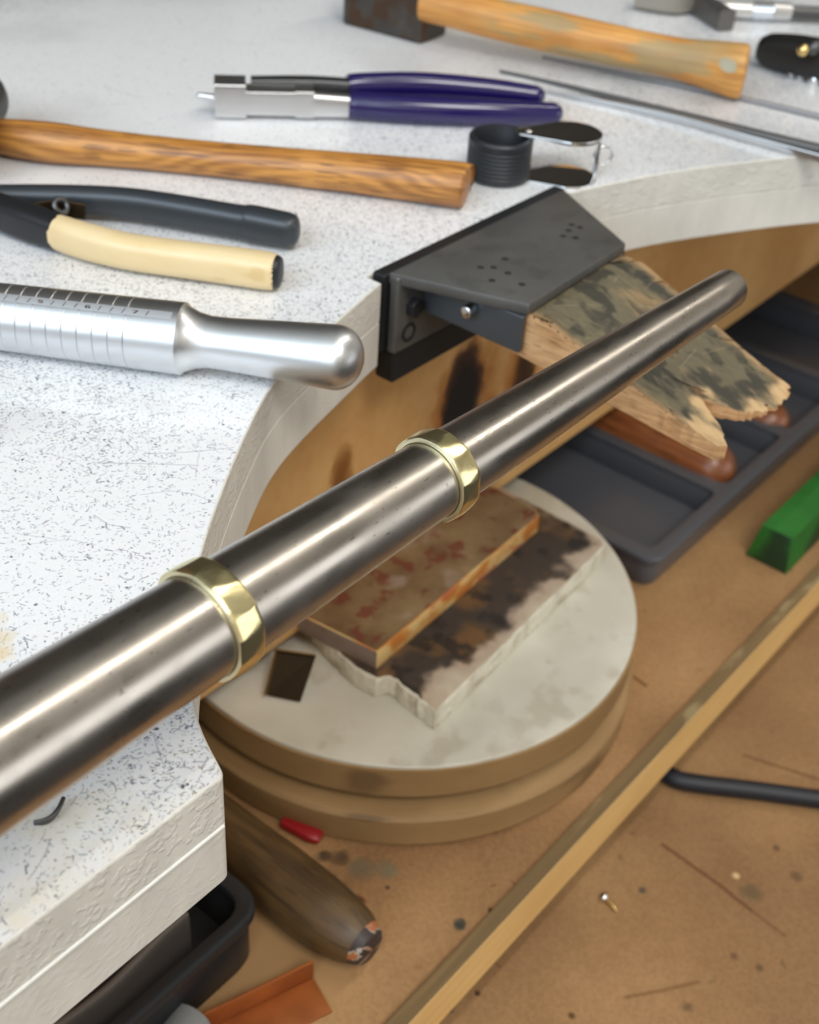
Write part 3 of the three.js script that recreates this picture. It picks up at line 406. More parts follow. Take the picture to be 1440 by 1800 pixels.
// ------------------------------------------------------------------ tools on the worktop
const S = (u, v, y, h, w, e) => [g(u, v, y), h, w, e];
{
  const t = thing('hammer', 'hammer with oiled brown wooden handle lying between pliers and blue handled cutter', 'hammer', g(820, 350, 0));
  part(t, 'handle', sweep([S(-170, 222, .0066, .0058, .0058), S(-60, 233, .0066, .0060, .0060), S(0, 240, .0066, .0063, .0062), S(45, 246, .0070, .0070, .0068), S(100, 252, .0072, .0072, .0070), S(180, 260, .0066, .0064, .0064), S(300, 272, .0062, .0060, .0062), S(450, 287, .0064, .0062, .0064), S(620, 304, .0070, .0069, .0072), S(740, 317, .0076, .0075, .0078), S(808, 325, .0079, .0078, .008), S(818, 326.5, .0079, .0074, .0076)], { sub: 6, n: 32, around: 0.05, round1: 0.0012 }), hickory);
  // head just outside the picture; only its upper end shows
  const c = g(-66, 225, 0.014), a = g(0, 190, 0.014).sub(g(-60, 290, 0.014)).normalize(); a.y = 0; a.normalize();
  const P = s => c.clone().addScaledVector(a, s);
  part(t, 'steel_head', sweep([[P(-0.016), .0098], [P(-0.012), .0104], [P(-0.009), .0105], [P(0.009), .0105], [P(0.018), .0078], [P(0.028), .0100], [P(0.036), .0075]], { sub: 3, n: 28, round0: 0.001, round1: 0.006 }), darkSteel, 'dark steel head');
}
{
  const t = thing('pliers', 'open pliers with one charcoal handle and one cream sleeved handle', 'pliers', g(250, 440, 0));
  const y1 = 0.0065, y2 = 0.0062;
  part(t, 'handle', sweep([S(-60, 352, y1, .0046, .0042), S(0, 348, y1, .0042, .0038, 2.6), S(110, 350, y1, .0046, .004, 2.6), S(220, 357, y1, .0050, .0042, 2.6), S(320, 372, y1, .0052, .0044, 2.6), S(420, 389, y1, .0052, .0046, 2.6), S(440, 392, y1, .0056, .005, 2.8), S(500, 403, y1, .0054, .0048, 2.8), S(515, 405, y1, .0050, .0042, 2.8)], { sub: 5, n: 24, round1: 0.0024 }), charcoalGrip, 'charcoal coated handle');
  part(t, 'lever_arm', sweep([S(-60, 352, y2, .0050, .006, 3.5), S(0, 372, y2, .0052, .005, 3.5), S(50, 390, y2, .0056, .005, 3.5), S(104, 410, y2, .0054, .0042, 3)], { sub: 4, n: 24 }), blackPlastic, 'black metal lever');
  part(t, 'cream_sleeve', sweep([S(101, 408, y2, .0054, .0046, 2.6), S(150, 424, y2, .0056, .0048, 2.6), S(220, 441, y2, .0054, .005, 2.6), S(300, 453, y2, .0054, .005, 2.6), S(400, 466, y2, .0055, .0052, 2.6), S(470, 476, y2, .0055, .0052, 2.6), S(484, 478, y2, .0050, .0046, 2.6)], { sub: 5, n: 28, round1: 0.0012 }), creamGrip, 'yellowed cream plastic sleeve');
  part(t, 'tip_cap', sweep([S(484, 478, y2, .0050, .0046, 2.6), S(491, 479, y2, .0046, .004, 2.6)], { n: 24, round1: 0.001 }), blackPlastic);
  const p = g(107, 362, 0.010); part(t, 'spring_nut', new THREE.TorusGeometry(0.0022, 0.0010, 10, 24).rotateX(-0.6).translate(p.x, p.y, p.z), darkSteel);
  part(t, 'leaf_spring', sweep([S(60, 372, .008, .0030, .0006, 4), S(100, 366, .008, .0030, .0006, 4), S(150, 372, .007, .0028, .0006, 4)], { sub: 3, n: 16 }), darkBrass, 'small dull brass spring');
  part(t, 'jaw', sweep([S(-60, 352, y2, .0062, .011, 4), S(-130, 340, y2, .006, .010, 4), S(-230, 330, y2, .004, .005, 3)], { sub: 3, n: 24, round1: 0.002 }), darkSteel);
}
{
  const O = g(380, 212, 0), E = g(990, 222, 0), d = E.clone().sub(O).normalize(), n = V(-d.z, 0, d.x).multiplyScalar(1);            // d along the tool, n towards the viewer
  if (n.dot(V(0, 0, 1)) < 0) n.negate(); const L = E.distanceTo(O);
  const W = (s, q, y) => O.clone().addScaledVector(d, s * L).addScaledVector(n, q).setY(y);
  const t = thing('end_cutter', 'steel cutter with dark blue dipped handles and square jaws on the worktop', 'cutter', W(0.4, -0.006, 0));
  const bar = (s0, s1, q0, q1, y0, y1) => { const a = W(s0, (q0 + q1) / 2, (y0 + y1) / 2), b = W(s1, (q0 + q1) / 2, (y0 + y1) / 2); return sweep([[a, (y1 - y0) / 2, (q1 - q0) / 2, 14], [b, (y1 - y0) / 2, (q1 - q0) / 2, 14]], { n: 48 }); };
  part(t, 'jaw_block', crease(bar(-0.003, 0.085, -0.0125, -0.0002, 0.0006, 0.0142), 0.5), brushed, 'bright ground steel jaw');
  part(t, 'jaw_neck', crease(bar(0.085, 0.235, -0.0115, -0.0012, 0.0015, 0.0112), 0.5), brushed);
  part(t, 'hinge_plate', crease(bar(0.223, 0.275, -0.0120, -0.0006, 0.0010, 0.0118), 0.5), brushed);
  part(t, 'arm', sweep([[W(0.27, -0.0035, 0.0058), .0050, .0030, 3], [W(0.40, -0.0030, 0.0056), .0044, .0030, 3]], { n: 24 }), brushed);
  part(t, 'arm', sweep([[W(0.10, -0.0140, 0.0105), .0022, .0030, 4], [W(0.26, -0.0145, 0.0105), .0026, .0034, 4], [W(0.40, -0.0130, 0.0100), .0030, .0030, 3]], { n: 24, sub: 3 }), darkSteel);
  part(t, 'pin_tip', sweep([[W(-0.003, -0.006, 0.0068), .0016], [W(-0.045, -0.006, 0.0075), .0013]], { n: 16, round1: 0.0012 }), zinc, 'small bright pin');
  part(t, 'blue_grip', sweep([[W(0.375, -0.0035, 0.0058), .0052, .0046], [W(0.42, -0.0030, 0.0056), .0056, .005], [W(0.60, 0.0002, 0.0056), .0058, .0052], [W(0.80, 0.0010, 0.0054), .0052, .0048], [W(0.965, -0.0010, 0.0048), .0044, .0042]], { sub: 6, n: 32, round1: 0.0044 }), blueGrip, 'glossy dark blue dipped grip');
  part(t, 'blue_grip', sweep([[W(0.375, -0.0130, 0.0100), .0046, .0044], [W(0.42, -0.0140, 0.0100), .0052, .0048], [W(0.60, -0.0175, 0.0092), .0056, .005], [W(0.80, -0.0165, 0.0082), .0050, .0046], [W(0.93, -0.0140, 0.0074), .0042, .004]], { sub: 6, n: 32, round1: 0.0042 }), blueGrip, 'glossy dark blue dipped grip');
}
{
  const b0 = g(874, 311, 0), R = 0.0118, Hh = 0.0158, t = thing('loupe', 'small folding loupe with ribbed black barrel and chrome cover opened beside it', 'loupe', b0);
  const pr = [[R - 0.0006, 0.0008], [R, 0.0014]]; for (let i = 0; i < 7; i++) { const y = 0.003 + i * 0.0015; pr.push([R, y], [R - 0.00025, y + 0.0003], [R - 0.00025, y + 0.0007], [R, y + 0.001]); }
  pr.push([R, Hh - 0.0008], [R - 0.0006, Hh], [R - 0.0018, Hh], [R - 0.0024, Hh - 0.003], [R - 0.0030, Hh - 0.0055], [R - 0.0030, 0.004], [R - 0.0022, 0.0008], [R - 0.0006, 0.0008]);
  part(t, 'ribbed_barrel', lathe(pr, V(b0.x, 0, b0.z), V(b0.x, 1, b0.z), 72, 0.5), std({ color: col(0.02, 0.023, 0.026), roughness: 0.42 }));
  const lens = new THREE.SphereGeometry(R - 0.0031, 32, 12); lens.scale(1, 0.22, 1); lens.translate(b0.x, 0.0072, b0.z); part(t, 'lens', lens, phys({ color: 0xffffff, transmission: 1, thickness: 0.003, roughness: 0, ior: 1.52 }));
  const far = g(1012, 312, 0).sub(b0).setY(0).normalize(), tear = (y0, y1, lab) => {       // teardrop leaf from the pivot at the barrel's rim out to a round end
    const sd = V(-far.z, 0, far.x), C = b0.clone().addScaledVector(far, 0.0262), pv = b0.clone().addScaledVector(far, 0.0086), pts = [], q = 0.0112;
    for (let i = 0; i <= 28; i++) { const a = lerp(-2.15, 2.15, i / 28); const P = C.clone().addScaledVector(far, Math.cos(a) * q).addScaledVector(sd, Math.sin(a) * q); pts.push([P.x, P.z]); }
    for (let i = 0; i <= 8; i++) { const a = lerp(1.9, 4.38, i / 8); const P = pv.clone().addScaledVector(far, Math.cos(a) * 0.0036).addScaledVector(sd, Math.sin(a) * 0.0036); pts.push([P.x, P.z]); }
    part(t, 'chrome_leaf', crease(slab(flatShape(pts), y0, y1, 0.0003), 0.4), chrome, lab);
  };
  tear(Hh + 0.0002, Hh + 0.0016); tear(0, 0.0007);
  const C = b0.clone().addScaledVector(far, 0.0262 + 0.0106); part(t, 'end_post', sweep([[V(C.x, 0.0007, C.z), .0006, .0012, 4], [V(C.x, Hh + 0.0002, C.z), .0006, .0012, 4]], { n: 16, up: far }), chrome);
  const P = b0.clone().addScaledVector(far, 0.0096); part(t, 'rivet', lathe([[0, 0.0008], [0.0010, 0.0007], [0.0016, 0]], V(P.x, Hh + 0.0016, P.z), V(P.x, 1, P.z), 20), chrome);
  const lp = C.clone().addScaledVector(far, 0.0022); const tor = new THREE.TorusGeometry(0.0034, 0.0004, 8, 28); tor.rotateY(Math.atan2(-far.z, far.x)); tor.translate(lp.x, 0.0086, lp.z); part(t, 'wire_loop', tor, chrome);
}
{
  const B = V(0.4695, 0, -0.3719), bA = V(0.4621 - 0.4695, 0, -0.4171 + 0.3719), bC = V(0.0220, 0, -0.0022), ang = Math.atan2(-bC.z, bC.x);
  const t = thing('hammer', 'stained wooden handled hammer with square dark iron head behind the blue cutter', 'hammer', B.clone().addScaledVector(bA, 0.5));
  const L1 = 0.0458, L2 = 0.0221, hd = new RoundedBoxGeometry(L2, 0.034, L1, 3, 0.0018); hd.translate(L2 / 2, 0.0171, -L1 / 2); hd.rotateY(ang); hd.translate(B.x, 0, B.z);
  part(t, 'iron_head', boxUV(hd), std({ map: tex(256, 256, 0.06, 0.06, (u, v) => { const n = fbm(u, v, 5, 8, 5, 401), s = sstep(0.5, 0.75, fbm(u, v, 7, 5, 4, 402)); return mix3(mix3([62, 58, 54], [92, 86, 80], n), [78, 50, 30], s * 0.7); }), metalness: 0.5, roughness: 0.55 }), 'dark rusty iron head');
  const dirty = canvasTex(1024, 256, 0.2, 0.06, (c, w, h) => { const im = c.createImageData(w, h), d = im.data; for (let j = 0; j < h; j++) for (let i = 0; i < w; i++) { const u = i / w, v = j / h, fi = fbm(u, v, 8, 60, 4, 411), bl = fbm(u, v, 10, 5, 4, 412), gy = sstep(0.46, 0.62, fbm(u, v, 7, 9, 5, 413)) * sstep(0.12, 0.26, u) * (1 - sstep(0.62, 0.8, u)); let q = mix3([230, 170, 92], [170, 108, 46], clamp(fi * 1.1 - 0.1 + (bl - 0.5) * 0.6)); q = mix3(q, [150, 144, 116], gy * 0.6); const k = (j * w + i) * 4; d[k] = q[0]; d[k + 1] = q[1]; d[k + 2] = q[2]; d[k + 3] = 255; } c.putImageData(im, 0, 0); });
  part(t, 'handle', sweep([S(745, 6, .0175, .0078, .0078), S(800, 17, .0172, .0082, .0080), S(870, 33, .0165, .0088, .0084), S(980, 58, .0152, .0090, .0086), S(1090, 82, .0138, .0086, .0084), S(1180, 100, .0126, .0085, .0084), S(1250, 114, .0120, .0100, .0096, 2.4), S(1296, 124, .0118, .0112, .0106, 2.6), S(1308, 126, .0118, .0108, .0102, 2.6)], { sub: 6, n: 32, round1: 0.0012, around: 0.06 }), phys({ map: dirty, roughness: 0.55, clearcoat: 0.1, clearcoatRoughness: 0.5 }), 'pale wooden handle with grey paint smears');
  const p = g(1281, 113, 0.0218); const nr = V(-0.25, 0.86, 0.45).normalize(); part(t, 'inset_plug', lathe([[0, 0.0006], [0.0034, 0.0006], [0.0040, 0]], p.clone().addScaledVector(nr, -0.0006), p.clone().add(nr), 24), std({ color: col(0.36, 0.34, 0.25), roughness: 0.6 }), 'round grey spot on the handle end');
}
{
  const file = (name, label, pts, mat, grp) => { const P0 = g(pts[0][0], pts[0][1], pts[0][2]); const t = thing(name, label, 'needle file', V(P0.x, 0, P0.z), 'needle files on the worktop'); part(t, 'file_shank', sweep(pts.map(p => S(...p)), { sub: 4, n: 20, round0: 0.0005 }), mat); return t; };
  file('needle_file', 'thin dull rod lying beside the stained hammer handle', [[955, 100, .0008, .0006, .0006], [1100, 130, .0009, .0009, .0009], [1300, 172, .0011, .0011, .0011], [1440, 205, .0012, .0012, .0012], [1520, 224, .0012, .0012, .0012]], std({ color: col(0.32, 0.31, 0.31), metalness: 0.7, roughness: 0.5 }));
  file('needle_file', 'dark round needle file pointing at the blue grips', [[880, 125, .0009, .0007, .0007], [1000, 152, .0011, .0010, .0010], [1200, 203, .0019, .0018, .0018], [1330, 236, .0022, .0021, .0021], [1440, 262, .0022, .0021, .0021], [1520, 281, .0022, .0021, .0021]], std({ color: col(0.14, 0.135, 0.13), metalness: 0.7, roughness: 0.5 }));
  file('needle_file', 'bright square needle file beside the dark one', [[958, 160, .0009, .0007, .0007, 5], [1080, 183, .0013, .0012, .0012, 5], [1200, 210, .0017, .0016, .0016, 5], [1320, 243, .0018, .0017, .0017, 5], [1430, 273, .0018, .0017, .0017, 5], [1500, 291, .0018, .0017, .0017, 5]], std({ color: col(0.56, 0.56, 0.56), metalness: 0.9, roughness: 0.28 }));
}
{
  const t = thing('snips', 'black tool with brass rivet and small bright studs beside the hammer handle end', 'snips', g(1420, 130, 0));
  part(t, 'black_body', sweep([S(1338, 84, .008, .0050, .0060, 3), S(1352, 87, .008, .0070, .0070, 3), S(1400, 96, .009, .0085, .0080, 3), S(1450, 108, .0095, .0090, .0086, 3), S(1530, 128, .0095, .0090, .0086, 3)], { sub: 4, n: 28, round0: 0.002 }), std({ color: col(0.014, 0.013, 0.012), roughness: 0.35 }));
  const riv = (u, v, y, r, m, nm) => { const p = g(u, v, y); part(t, nm, new THREE.SphereGeometry(r, 20, 12).translate(p.x, p.y, p.z), m); };
  riv(1412, 88, 0.0165, 0.0028, brass, 'brass_rivet'); riv(1431, 84, 0.0175, 0.0034, darkSteel, 'pivot_screw'); riv(1392, 129, 0.0018, 0.0018, chrome, 'stud'); riv(1409, 132, 0.0022, 0.0022, chrome, 'stud'); riv(1432, 141, 0.0020, 0.0028, chrome, 'stud');
}
{
  const t = thing('pin_vise', 'silver pin vise with knurled collar and dark shaft lying behind the black snips', 'pin vise', g(1340, 34, 0)), y = 0.005;
  part(t, 'nose', sweep([S(1252, 14, y, .0030), S(1262, 15, y, .0042), S(1320, 18, y, .0044)], { n: 24 }), std({ color: col(0.72, 0.71, 0.69), metalness: 0.8, roughness: 0.35 }));
  const a = g(1320, 18, y), b = g(1356, 20, y), L = a.distanceTo(b), pr = [[0, 0]]; for (let i = 0; i <= 12; i++) pr.push([0.0050 - (i % 2) * 0.0004, i / 12 * L]); pr.push([0, L]); part(t, 'knurled_collar', lathe(pr, a, b, 32, 0.5), zinc);
  part(t, 'ferrule', sweep([S(1356, 20, y, .0046), S(1388, 21, y, .0044)], { n: 24 }), brushed); part(t, 'shaft', sweep([S(1388, 21, y, .0034), S(1520, 28, y, .0034)], { n: 20 }), darkSteel);
}
{
  const t = thing('clamp_jaw', 'small grey metal clamp with angled jaw behind the hammer handle', 'clamp', g(1240, 25, 0));
  part(t, 'arm', sweep([S(1120, -8, .007, .006, .004, 4), S(1190, 2, .007, .006, .004, 4), S(1232, -6, .0075, .005, .004, 4)], { sub: 3, n: 24 }), std({ color: col(0.36, 0.33, 0.28), metalness: 0.6, roughness: 0.5 }));
  part(t, 'jaw', crease(sweep([S(1222, 2, .0055, .0052, .0046, 6), S(1278, 36, .0055, .0052, .0046, 6)], { n: 32 }), 0.5), std({ color: col(0.16, 0.15, 0.14), metalness: 0.7, roughness: 0.45 }), 'dark angled jaw');
}
{
  const t = thing('drawer_cabinet', 'dark wooden drawer cabinet standing on the back of the worktop', 'cabinet', [0.06, 0, -0.70]), wd = std({ map: woodTex(611, [96, 66, 40], [62, 40, 24], 6, 0.4, 0.3, 0.2), roughness: 0.55 });
  part(t, 'carcass', box(-0.14, 0.26, 0.0002, 0.46, -0.845, -0.58, 0.003), wd);
  for (let i = 0; i < 4; i++) { const dr = part(t, 'drawer', box(-0.125, 0.245, 0.012 + i * 0.111, 0.114 + i * 0.111, -0.5798, -0.568, 0.002), wd); part(dr, 'knob', lathe([[0.004, 0], [0.004, 0.008], [0.010, 0.012], [0.010, 0.018], [0.006, 0.021], [0, 0.0215]], V(0.06, 0.063 + i * 0.111, -0.568), V(0.06, 0.063 + i * 0.111, 1), 24, 0.6), brass); }
}
{
  const A = g(402, -3, 0), B = g(588, -3, 0), d = B.clone().sub(A), L = d.length(), t = thing('dapping_block', 'dark steel block standing beside the square hammer head', 'steel block', A.clone().addScaledVector(d, 0.5));
  const q = new RoundedBoxGeometry(L, 0.05, L, 3, 0.002); q.translate(L / 2, 0.0251, -L / 2 - 0.0005); q.rotateY(Math.atan2(-d.z, d.x)); q.translate(A.x, 0, A.z); part(t, 'block', boxUV(q), darkSteel);
}
{
  const p = g(78, 1437, 0.0008), t = thing('wire_scrap', 'tiny curled dark metal scrap in front of the mandrel', 'scrap', V(p.x, 0, p.z));
  part(t, 'curl', sweep([S(112, 1402, .0012, .0004), S(104, 1420, .0010, .0006, .0004), S(92, 1436, .0009, .0008, .0004), S(78, 1444, .0009, .0008, .0004), S(60, 1446, .0008, .0005, .0004)], { sub: 5, n: 12 }), darkSteel);
}

// ------------------------------------------------------------------ turntable and what lies on it
const TT = T + 0.036, TC = V(0.306, T, -0.236);
{
  const t = thing('turntable', 'round soldering turntable of two stacked discs with white laminate top', 'turntable', TC);
  const at = y => V(TC.x, T + y, TC.z), ax = V(TC.x, 5, TC.z);
  const lo = V(TC.x - 0.0035, T, TC.z + 0.0035); part(t, 'lower_disc', lathe([[0, 0.0003], [0.0945, 0.0003], [0.0960, 0.0016], [0.0966, 0.0125], [0.0966, 0.0142], [0.0955, 0.0156], [0.0935, 0.0160], [0, 0.0160]], lo, lo.clone().setY(5), 128, 0.5), discEdge, 'tan fibreboard disc');
  part(t, 'bearing', lathe([[0, 0.0160], [0.0880, 0.0160], [0.0880, 0.0202], [0, 0.0202]], at(0), ax, 64, 0.5), std({ color: col(0.05, 0.035, 0.02), roughness: 0.7 }));
  part(t, 'upper_disc', lathe([[0, 0.0202], [0.0945, 0.0202], [0.0960, 0.0214], [0.0962, 0.0346], [0, 0.0346]], at(0), ax, 128, 0.5), discEdge, 'tan fibreboard disc');
  const lam = lathe([[0, 0.0346], [0.0953, 0.0346], [0.0953, 0.0357], [0.0950, 0.0360], [0, 0.0360]], at(0), ax, 128, 0.5); part(t, 'laminate_top', boxUV(lam), laminate, 'stained off-white laminate');
}
{
  const q = (u, v) => { const p = g(u, v, TT); return [p.x, p.z]; }, r = rng(77), A = q(763, 1287), Bc = q(1065, 985), dx = Bc[0] - A[0], dz = Bc[1] - A[1], pts = [];
  const left = [q(765, 1285), q(735, 1262), q(705, 1238), q(684, 1222), q(660, 1226), q(640, 1216), q(610, 1195), q(585, 1172), q(565, 1150), q(545, 1125)];
  for (let i = 0; i < left.length - 1; i++) for (let k = 0; k < 4; k++) pts.push([lerp(left[i][0], left[i + 1][0], k / 4) + (r() - 0.5) * 0.0009, lerp(left[i][1], left[i + 1][1], k / 4) + (r() - 0.5) * 0.0009]);
  pts.push([left[9][0] + 0.001, -0.2395], [Bc[0] + 0.001, -0.2395], [Bc[0] + 0.0005, Bc[1] - 0.003], [Bc[0] - 0.0025, Bc[1] - 0.0002]);
  const t = thing('soldering_board', 'scorched white soldering board with broken edge lying on the turntable', 'soldering board', [0.31, TT, -0.21]);
  const geo = slab(flatShape(pts), TT, TT + 0.0092, 0.0008), gr = geo.groups.map(x => ({ ...x })), ge = boxUV(crease(geo, 0.6)); ge.clearGroups(); gr.forEach(x => ge.addGroup(x.start, x.count, x.materialIndex));
  const map = canvasTex(1024, 1024, 0.2, 0.2, (c, w, h) => {
    const im = c.createImageData(w, h), d = im.data; for (let j = 0; j < h; j++) for (let i = 0; i < w; i++) {
      const u = i / w, v = j / h, x = u * 0.2 + 0.2, z = -0.3 + v * 0.2, n = fbm(u, v, 12, 12, 5, 501), n2 = fbm(u, v, 26, 26, 4, 502);
      const zf = A[1] + (x - A[0]) * dz / dx, df = zf - z, dr = Bc[0] - x, dl = x - A[0] + 0.012; const m = Math.min(df - 0.006, dr - 0.006, dl - 0.010) + (n - 0.5) * 0.030;
      let q = mix3([214, 206, 186], [186, 172, 148], n2); q = mix3(q, [158, 132, 112], sstep(-0.012, 0.0, m) * 0.5); const s = sstep(-0.001, 0.007, m); q = mix3(q, [64, 54, 46], s); q = mix3(q, [118, 84, 46], s * sstep(0.46, 0.66, fbm(u, v, 9, 9, 4, 503)) * 0.85); q = mix3(q, [30, 26, 24], s * sstep(0.5, 0.7, n2) * 0.7);
      const k = (j * w + i) * 4; d[k] = q[0]; d[k + 1] = q[1]; d[k + 2] = q[2]; d[k + 3] = 255; } c.putImageData(im, 0, 0);
  }); map.flipY = false; map.repeat.set(5, -5); map.offset.set(-1, 1.5);
  const sideM = std({ map: tex(256, 256, 0.06, 0.06, (u, v) => mix3([222, 216, 198], [178, 166, 142], sstep(0.45, 0.8, fbm(u, v, 8, 8, 5, 511)))), roughness: 0.8, bumpMap: grey(256, 256, 0.03, 0.03, (u, v) => fbm(u, v, 10, 10, 4, 512)), bumpScale: 0.0012 });
  part(t, 'board', ge, [std({ map, roughness: 0.75, bumpMap: grey(256, 256, 0.05, 0.05, (u, v) => fbm(u, v, 14, 14, 4, 513)), bumpScale: 0.0004 }), sideM]);
}
{
  const y0 = TT + 0.0092, y1 = y0 + 0.0088, q = (u, v) => { const p = g(u, v, y1); return [p.x, p.z]; };
  const A = q(663, 1147), Bc = q(951, 905), pts = [[A[0], A[1]], [Bc[0] - 0.001, Bc[1]], [Bc[0] + 0.002, Bc[1] - 0.004], [Bc[0] + 0.002, -0.2392], [A[0] - 0.0045, -0.2392]];
  const t = thing('honeycomb_block', 'stained ceramic soldering block with fine hole grid lying on the scorched board', 'soldering block', [0.30, y0, -0.22]);
  const geo = slab(flatShape(pts), y0, y1, 0.0007), gr = geo.groups.map(x => ({ ...x })), ge = boxUV(crease(geo, 0.6)); ge.clearGroups(); gr.forEach(x => ge.addGroup(x.start, x.count, x.materialIndex));
  const map = tex(1024, 512, 0.12, 0.06, (u, v) => { const n = fbm(u, v, 8, 4, 5, 521), n2 = fbm(u, v, 20, 10, 4, 522), dot = (Math.sin(u * 6.283 * 70) * Math.sin(v * 6.283 * 35) > 0.25) ? 1 : 0; let q = mix3([164, 140, 102], [112, 84, 52], clamp(n * 1.7 - 0.35)); q = mix3(q, [116, 44, 30], sstep(0.56, 0.7, n2) * 0.65); q = mix3(q, [176, 160, 150], sstep(0.6, 0.75, fbm(u, v, 7, 4, 4, 523)) * 0.7); return mix3(q, [58, 42, 28], dot * 0.45); });
  const side = tex(512, 128, 0.2, 0.03, (u, v) => { const n = fbm(u, v, 18, 3, 5, 531); if (u < 0.225) return mix3([150, 134, 124], [116, 98, 84], n); return mix3(mix3([222, 188, 124], [198, 122, 50], sstep(0.35, 0.65, n)), [190, 96, 66], sstep(0.62, 0.74, fbm(u, v, 14, 3, 4, 532)) * 0.8); });
  part(t, 'block', ge, [std({ map, roughness: 0.7 }), std({ map: side, roughness: 0.65 })]);
}
{
  const P = (u, v, y) => g(u, v, y), t = thing('folded_sheet', 'small dark folded brass sheet standing on the turntable beside the broken board', 'metal scrap', g(500, 1220, TT));
  const a = P(468, 1222, TT + 0.0004), b = P(528, 1234, TT + 0.0004), c = P(556, 1152, TT + 0.011), d = P(487, 1142, TT + 0.011), nrm = b.clone().sub(a).cross(d.clone().sub(a)).normalize(); if (nrm.y < 0) nrm.negate();
  const quad = (A, B, C, E, th) => { const n = B.clone().sub(A).cross(E.clone().sub(A)).normalize().multiplyScalar(th), v = [A, B, C, E, A.clone().add(n), B.clone().add(n), C.clone().add(n), E.clone().add(n)], f = [0, 2, 1, 0, 3, 2, 4, 5, 6, 4, 6, 7, 0, 1, 5, 0, 5, 4, 1, 2, 6, 1, 6, 5, 2, 3, 7, 2, 7, 6, 3, 0, 4, 3, 4, 7], q = new THREE.BufferGeometry(); q.setAttribute('position', new THREE.Float32BufferAttribute(v.flatMap(p => [p.x, p.y, p.z]), 3)); q.setIndex(f); const r = q.toNonIndexed(); r.computeVertexNormals(); return r; };
  part(t, 'sheet', quad(a, b, c, d, 0.0006), darkBrass);
  const up = nrm.clone().multiplyScalar(0.0035); part(t, 'folded_rim', quad(d, c, c.clone().add(up), d.clone().add(up), 0.0006), std({ color: col(0.22, 0.13, 0.04), metalness: 0.8, roughness: 0.4 }));
  part(t, 'folded_rim', quad(a, d, d.clone().add(up), a.clone().add(up), 0.0006), std({ color: col(0.22, 0.13, 0.04), metalness: 0.8, roughness: 0.4 }));
}

// ------------------------------------------------------------------ things on the shelf
const TRX = 0.4125, TRF = -0.1760, RIM = T + 0.0180;
{
  const t = thing('organizer_tray', 'grey plastic compartment tray reaching under the tan apron board', 'tray', [0.52, T, -0.27]);
  const rr = (x0, x1, z0, z1, r) => { const s = new THREE.Shape(); const [a, b, c, d] = [x0, x1, -z1, -z0]; s.moveTo(a + r, c); s.lineTo(b - r, c); s.quadraticCurveTo(b, c, b, c + r); s.lineTo(b, d - r); s.quadraticCurveTo(b, d, b - r, d); s.lineTo(a + r, d); s.quadraticCurveTo(a, d, a, d - r); s.lineTo(a, c + r); s.quadraticCurveTo(a, c, a + r, c); return s; };
  const x1 = TRX + 0.290, z0 = -0.40, body = rr(TRX + 0.003, x1 - 0.003, z0 + 0.003, TRF - 0.003, 0.008), w = 0.0605, holes = [];
  for (let i = 0; i < 4; i++) holes.push([TRX + 0.0085 + i * (w + 0.0085), TRX + 0.0085 + i * (w + 0.0085) + w]);
  const cut = s => { for (const [a, b] of holes) s.holes.push(new THREE.Path(rr(a, b, z0 + 0.009, TRF - 0.0075, 0.006).getPoints(8))); return s; };
  part(t, 'base', crease(slab(body, T + 0.0003, T + 0.0025, 0.0006), 0.6), trayMat);
  part(t, 'walls', crease(slab(cut(rr(TRX + 0.0025, x1 - 0.0025, z0 + 0.0025, TRF - 0.0025, 0.008)), T + 0.0025, RIM - 0.003, 0.0005), 0.6), trayMat);
  part(t, 'rim', crease(slab(cut(rr(TRX, x1, z0, TRF, 0.009)), RIM - 0.0030, RIM, 0.0011), 0.6), trayMat);
  const hnd = (x, zt, r, lab) => { const y = T + 0.0025 + r, o = thing('tool_handle', lab, 'tool handle', [x, T + 0.0025, zt - 0.06], 'handles in the tray'); part(o, 'turned_handle', sweep([[V(x - 0.004, y, zt - 0.16), r * 0.7], [V(x - 0.003, y, zt - 0.11), r * 0.82], [V(x - 0.001, y, zt - 0.05), r * 0.98], [V(x, y, zt - r), r]], { sub: 4, n: 32, round1: r }), brownHandle); };
  hnd(0.5010, -0.1850, 0.0130, 'dark brown wooden tool handle in the tray compartment under the pin tip'); hnd(0.5640, -0.1860, 0.0110, 'brown wooden handle in the tray compartment beside the darker one');
}
{
  const t = thing('wax_block', 'green carving wax block beside the wooden edging strip', 'wax block', [0.53, T, -0.148]);
  const pr = new THREE.Shape([[-0.158, 0], [-0.137, 0], [-0.1385, 0.0205], [-0.1540, 0.0205]].map(([z, y]) => new THREE.Vector2(-z, y)));
  const e = new THREE.ExtrudeGeometry(pr, { depth: 0.13, bevelEnabled: true, bevelSize: 0.0008, bevelThickness: 0.0008, bevelOffset: -0.0008, bevelSegments: 2 }); e.rotateY(Math.PI / 2); e.translate(0.4705, T + 0.0001, 0); part(t, 'wax', boxUV(crease(e, 0.5)), greenMat);
}
